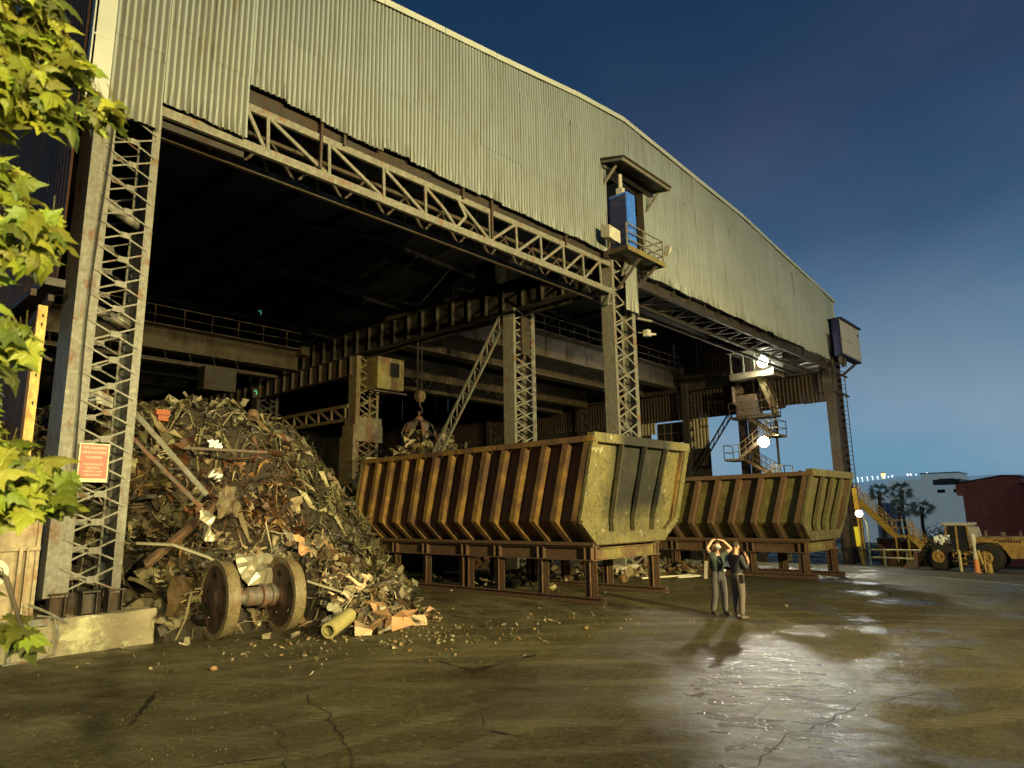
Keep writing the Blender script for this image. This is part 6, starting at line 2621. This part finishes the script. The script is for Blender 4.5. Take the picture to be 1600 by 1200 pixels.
A, plA = person('man in green shirt and grey trousers, white mask, both hands on his head', (16.1, 7.95, 0), (-.38, -.71),
           {'l': ((-.36, .12, 1.57), (-.17, .07, 1.76), (-.06, .03, 1.795)), 'r': ((.35, .12, 1.60), (.16, .07, 1.77), (.05, .02, 1.805))}, (0, .01, .1),
           (M['skin_pale'], M['shirt'], M['trouser'], True), {'l': (.05, .02), 'r': (.0, -.14)}, mask=True)
g = MB()
for q in ((-.10, .135, 1.06),):
    g.lathe(plA @ Vector(q), (plA.to_3x3() @ Vector((0, 1, 0))), [(0, 0), (0, .035), (.01, .035), (.012, 0)], 14)
g.build('badge', M['mask'], A, world=False)
B, plB = person('man in dark jacket seen from behind with one hand at his face', (15.85, 7.35, 0), (.99, -.38),
           {'l': ((-.24, .10, 1.16), (-.14, .20, 1.38), (-.07, .17, 1.52)), 'r': ((.27, .02, 1.15), (.24, .16, 1.30), (.10, .19, 1.50))}, (.01, .01, 0),
           (M['skin'], M['jacket'], M['trouser2'], False), {'l': (.03, .04), 'r': (.0, -.05)})
g = MB()
c = plB @ Vector((.19, -.03, .93))
g.cham(c.x - .045, c.x + .045, c.y - .05, c.y + .05, c.z - .11, c.z + .08, .02)
g.build('belt_pouch', M['rubber'], B, world=False)

# ------------------------------------------------------------------ plane tree overhanging from the left
tree = thing('plane_tree', 'leafy plane tree branches hanging in from the left edge close to the camera', 'tree', (-1.9, 4.6, 0))
g = MB()
g.tube([(-1.9, 4.6, -.1), (-1.85, 4.5, 1.5), (-1.6, 4.3, 3.0), (-1.3, 4.0, 4.6), (-1.0, 3.8, 6.5)], [.26, .21, .18, .14, .08], 14)
g.build('trunk', M['trunk'], tree, True)
BR = [
    [(-1.45, 4.15, 4.0), (-.6, 3.7, 4.55), (.0, 3.3, 4.6), (.35, 3.1, 4.5), (.62, 3.0, 4.32), (.82, 2.98, 4.13)],
    [(-1.3, 4.0, 4.7), (-.4, 3.5, 4.9), (.2, 3.2, 4.75), (.55, 3.05, 4.5), (.66, 3.0, 4.4)],
    [(-1.5, 4.2, 3.6), (-.5, 3.6, 3.95), (.15, 3.2, 3.92), (.45, 3.05, 3.75), (.64, 3.0, 3.55)],
    [(-1.5, 4.2, 3.4), (-.4, 3.5, 3.5), (.25, 3.2, 3.35), (.5, 3.05, 3.2), (.68, 3.0, 3.1)],
    [(-1.6, 4.3, 2.9), (-.4, 3.6, 3.0), (.3, 3.2, 2.9), (.6, 3.05, 2.72), (.78, 3.0, 2.6)],
    [(-1.6, 4.3, 2.6), (-.3, 3.5, 2.7), (.4, 3.1, 2.5), (.62, 3.0, 2.3), (.68, 2.98, 2.12)],
]
g = MB()
for b_ in BR:
    n = len(b_)
    g.tube(b_, [.05, .03, .018, .010, .006, .004][:n], 7)
br = g.build('branches', M['trunk'], tree, True)
LOBE = [(0, 0), (.10, -.02), (.30, -.10), (.27, .02), (.46, .06), (.36, .16), (.50, .34), (.34, .33), (.24, .36), (.26, .52), (.16, .62), (.10, .74), (0, .98)]
LOBE = LOBE + [(-x, y) for x, y in LOBE[-2:0:-1]]


def leaf(g, p, d, nrm, s, col, r):
    d = Vector(d).normalized()
    n_ = Vector(nrm)
    sd = d.cross(n_).normalized()
    n_ = sd.cross(d).normalized()
    fold = r.uniform(.1, .5)
    droop = r.uniform(.1, .5)
    P = lambda x, y: p + sd * x * s + d * y * s + n_ * (-abs(x) * fold * s - droop * y * y * s * .5 + r.uniform(-.02, .02) * s)
    curl_ = r.uniform(-.35, .9)
    P0 = P
    P = lambda x, y: P0(x, y) - n_ * (curl_ * (x * x * 1.2 + (y - .35) ** 2 * .8) * s)
    outer = [P(x, y) for x, y in LOBE]
    c = len(outer)
    inner = [P(x * .45, .28 + (y - .28) * .45) for x, y in LOBE]
    vs = outer + inner + [P(0, .28)]
    fs = []
    for i in range(c):
        j = (i + 1) % c
        fs += [(i, j, c + j, c + i), (c + i, c + j, 2 * c)]
    g.add(vs, fs, col)


cl = [((.44, 3.0, 2.78), .12, 16), ((.38, 3.1, 3.35), .12, 12), ((.36, 3.1, 4.0), .12, 16), ((.40, 3.05, 4.50), .24, 60), ((.42, 3.05, 4.22), .22, 62), ((.60, 3.0, 4.33), .12, 26), ((.76, 3.0, 4.20), .08, 14), ((.56, 3.0, 4.12), .10, 14), ((.22, 3.1, 4.6), .2, 24),
      ((.42, 3.05, 3.78), .13, 22), ((.56, 3.0, 3.60), .11, 20), ((.40, 3.05, 3.52), .1, 12), ((.52, 3.02, 3.14), .11, 20), ((.46, 3.05, 2.95), .11, 18),
      ((.55, 3.0, 2.66), .14, 34), ((.70, 3.0, 2.62), .10, 20), ((.42, 3.05, 2.52), .13, 24), ((.48, 3.02, 2.38), .11, 18), ((.66, 3.0, 2.12), .055, 5), ((.5, 3.0, 2.22), .07, 7)]
rl = random.Random(77)
for (c, rad, n) in cl:
    g = MB()
    for i in range(int(n * 2.1)):
        v = Vector((rl.gauss(0, 1), rl.gauss(0, .8), rl.gauss(0, 1))).normalized() * rad * rl.random() ** .5
        p = Vector(c) + v
        d = Vector((rl.uniform(-.2, 1), rl.uniform(-.5, .3), rl.uniform(-1.0, .1)))
        nrm = Vector((rl.uniform(-.4, .5), -1 + rl.uniform(-.3, .4), rl.uniform(.0, 1.3)))
        s = rl.uniform(.055, .14)
        k = rl.choice((rl.uniform(.25, .6), rl.uniform(.6, 1.2)))
        leaf(g, p, d, nrm, s, (k * rl.uniform(.75, 1.1), k, k * rl.uniform(.5, 1.1)), rl)
        q = p - d.normalized() * .05 + Vector((rl.uniform(-.02, .0), 0, .02))
        g.bar(p, q, .0022, col=(.5, .4, .25))
    g.build('leaf_cluster', M['leaf'], br)

# low green sprig by the plinth
# ------------------------------------------------------------------ sky
w = bpy.data.worlds.new('World')
SC.world = w
w.use_nodes = True
nt = w.node_tree
bg = nt.nodes['Background']
tc = nt.nodes.new('ShaderNodeTexCoord')
sp = nt.nodes.new('ShaderNodeSeparateXYZ')
nt.links.new(tc.outputs['Generated'], sp.inputs[0])


def wn(ty, **kw):
    x = nt.nodes.new(ty)
    for k, v in kw.items():
        setattr(x, k, v)
    return x


# soft dusk clouds disturb the height gradient
cn = wn('ShaderNodeTexNoise')
mp = wn('ShaderNodeMapping')
mp.inputs['Scale'].default_value = (1.2, 1.2, 2.2)
nt.links.new(tc.outputs['Generated'], mp.inputs[0])
nt.links.new(mp.outputs[0], cn.inputs[0])
cn.inputs['Scale'].default_value = 1.6
cn.inputs['Detail'].default_value = 5
ma = wn('ShaderNodeMath', operation='MULTIPLY_ADD')
nt.links.new(cn.outputs[0], ma.inputs[0])
ma.inputs[1].default_value = .10
nt.links.new(sp.outputs[2], ma.inputs[2])
ms = wn('ShaderNodeMath', operation='SUBTRACT')
nt.links.new(ma.outputs[0], ms.inputs[0])
ms.inputs[1].default_value = .05
rp = wn('ShaderNodeValToRGB')
nt.links.new(ms.outputs[0], rp.inputs[0])
e = rp.color_ramp.elements
stops = [(0.0, (.19, .30, .38)), (.06, (.19, .33, .44)), (.14, (.16, .29, .41)), (.24, (.10, .20, .31)), (.36, (.050, .095, .175)), (.50, (.024, .052, .11)), (.68, (.009, .034, .078)), (1.0, (.004, .016, .04))]
while len(e) < len(stops):
    e.new(.5)
for i, (p, c) in enumerate(stops):
    e[i].position = p
    e[i].color = c + (1,)
# greyer, slightly mauve banks
cn2 = wn('ShaderNodeTexNoise')
nt.links.new(mp.outputs[0], cn2.inputs[0])
cn2.inputs['Scale'].default_value = 2.0
cn2.inputs['Detail'].default_value = 7
r2 = wn('ShaderNodeValToRGB')
nt.links.new(cn2.outputs[0], r2.inputs[0])
r2.color_ramp.elements[0].position = .38
r2.color_ramp.elements[0].color = (.74, .92, 1.0, 1)
r2.color_ramp.elements[1].position = .66
r2.color_ramp.elements[1].color = (1.36, 1.10, 1.04, 1)
mx = wn('ShaderNodeMix', data_type='RGBA', blend_type='MULTIPLY')
mx.inputs[0].default_value = 1
nt.links.new(rp.outputs[0], mx.inputs[6])
nt.links.new(r2.outputs[0], mx.inputs[7])
# a few faint stars
vo = wn('ShaderNodeTexVoronoi')
nt.links.new(tc.outputs['Generated'], vo.inputs[0])
vo.inputs['Scale'].default_value = 16
sr = wn('ShaderNodeValToRGB')
nt.links.new(vo.outputs[0], sr.inputs[0])
sr.color_ramp.elements[0].position = .0
sr.color_ramp.elements[0].color = (.55, .6, .65, 1)
sr.color_ramp.elements[1].position = .03
sr.color_ramp.elements[1].color = (0, 0, 0, 1)
m3 = wn('ShaderNodeMix', data_type='RGBA', blend_type='ADD')
m3.inputs[0].default_value = 1
nt.links.new(mx.outputs[2], m3.inputs[6])
nt.links.new(sr.outputs[0], m3.inputs[7])
nt.links.new(m3.outputs[2], bg.inputs[0])
bg.inputs[1].default_value = 1.0

# ------------------------------------------------------------------ yard floodlights and added leaf fill, behind the viewpoint
def flood(name, loc, tgt, energy, size, blend, color):
    L = bpy.data.lights.new(name, 'SPOT')
    L.energy = energy
    L.color = color
    L.spot_size = R(size)
    L.spot_blend = blend
    L.shadow_soft_size = .35
    lo = bpy.data.objects.new(name, L)
    COL.objects.link(lo)
    lo.location = loc
    lo.rotation_euler = (Vector(tgt) - lo.location).to_track_quat('-Z', 'Y').to_euler()


flood('yard_floodlight', (15.5, -24, 10), (13, 15, 12.5), 74000, 70, 1.0, (1.0, .80, .36))
flood('yard_floodlight', (17.5, -24, 10), (44, 15, 10.5), 76000, 54, 1.0, (1.0, .80, .36))
flood('yard_floodlight', (3, -23, 9), (16, 15, 9.5), 92000, 58, 1.0, (1.0, .80, .35))
flood('leaf_fill_light', (-6, -14, 8), (1.2, 5, 3.7), 32000, 30, 1.0, (1.0, .86, .42))  # added fill out of view, brightens the leaves and left column

# ------------------------------------------------------------------ camera
cd = bpy.data.cameras.new('Camera')
cam = bpy.data.objects.new('Camera', cd)
COL.objects.link(cam)
cd.sensor_width = 36
cd.lens = 1060.2 / 1600 * 36
cd.clip_end = 3000
cd.dof.use_dof = True
cd.dof.focus_distance = 24
cd.dof.aperture_fstop = 3.2
cam.location = (0, 0, 2.5)
ya, pi_, ro = -0.830852, 0.188777, -0.0154126
# columns: camera right, up, back in world axes
cy_, sy_ = math.cos(ya), math.sin(ya)
cp_, sp_ = math.cos(pi_), math.sin(pi_)
Rz = Matrix(((cy_, sy_, 0), (-sy_, cy_, 0), (0, 0, 1)))
Rx = Matrix(((1, 0, 0), (0, cp_, sp_), (0, -sp_, cp_)))
cr_, sr_ = math.cos(ro), math.sin(ro)
Rr = Matrix(((cr_, 0, sr_), (0, 1, 0), (-sr_, 0, cr_)))
W = (Rr @ Rx @ Rz).transposed()      # columns: right, forward, up
right, fwd, up = W.col[0], W.col[1], W.col[2]
mw = Matrix((right, up, -fwd)).transposed().to_4x4()
mw.translation = (0, 0, 2.5)
cam.matrix_world = mw
SC.camera = cam

SC.view_settings.view_transform = 'Standard'
SC.view_settings.look = 'None'
SC.view_settings.exposure = 0
SC.view_settings.gamma = 1
SC.cycles.use_denoising = True
SC.cycles.max_bounces = 4
SC.cycles.diffuse_bounces = 1
SC.cycles.glossy_bounces = 2
SC.cycles.sample_clamp_indirect = 3
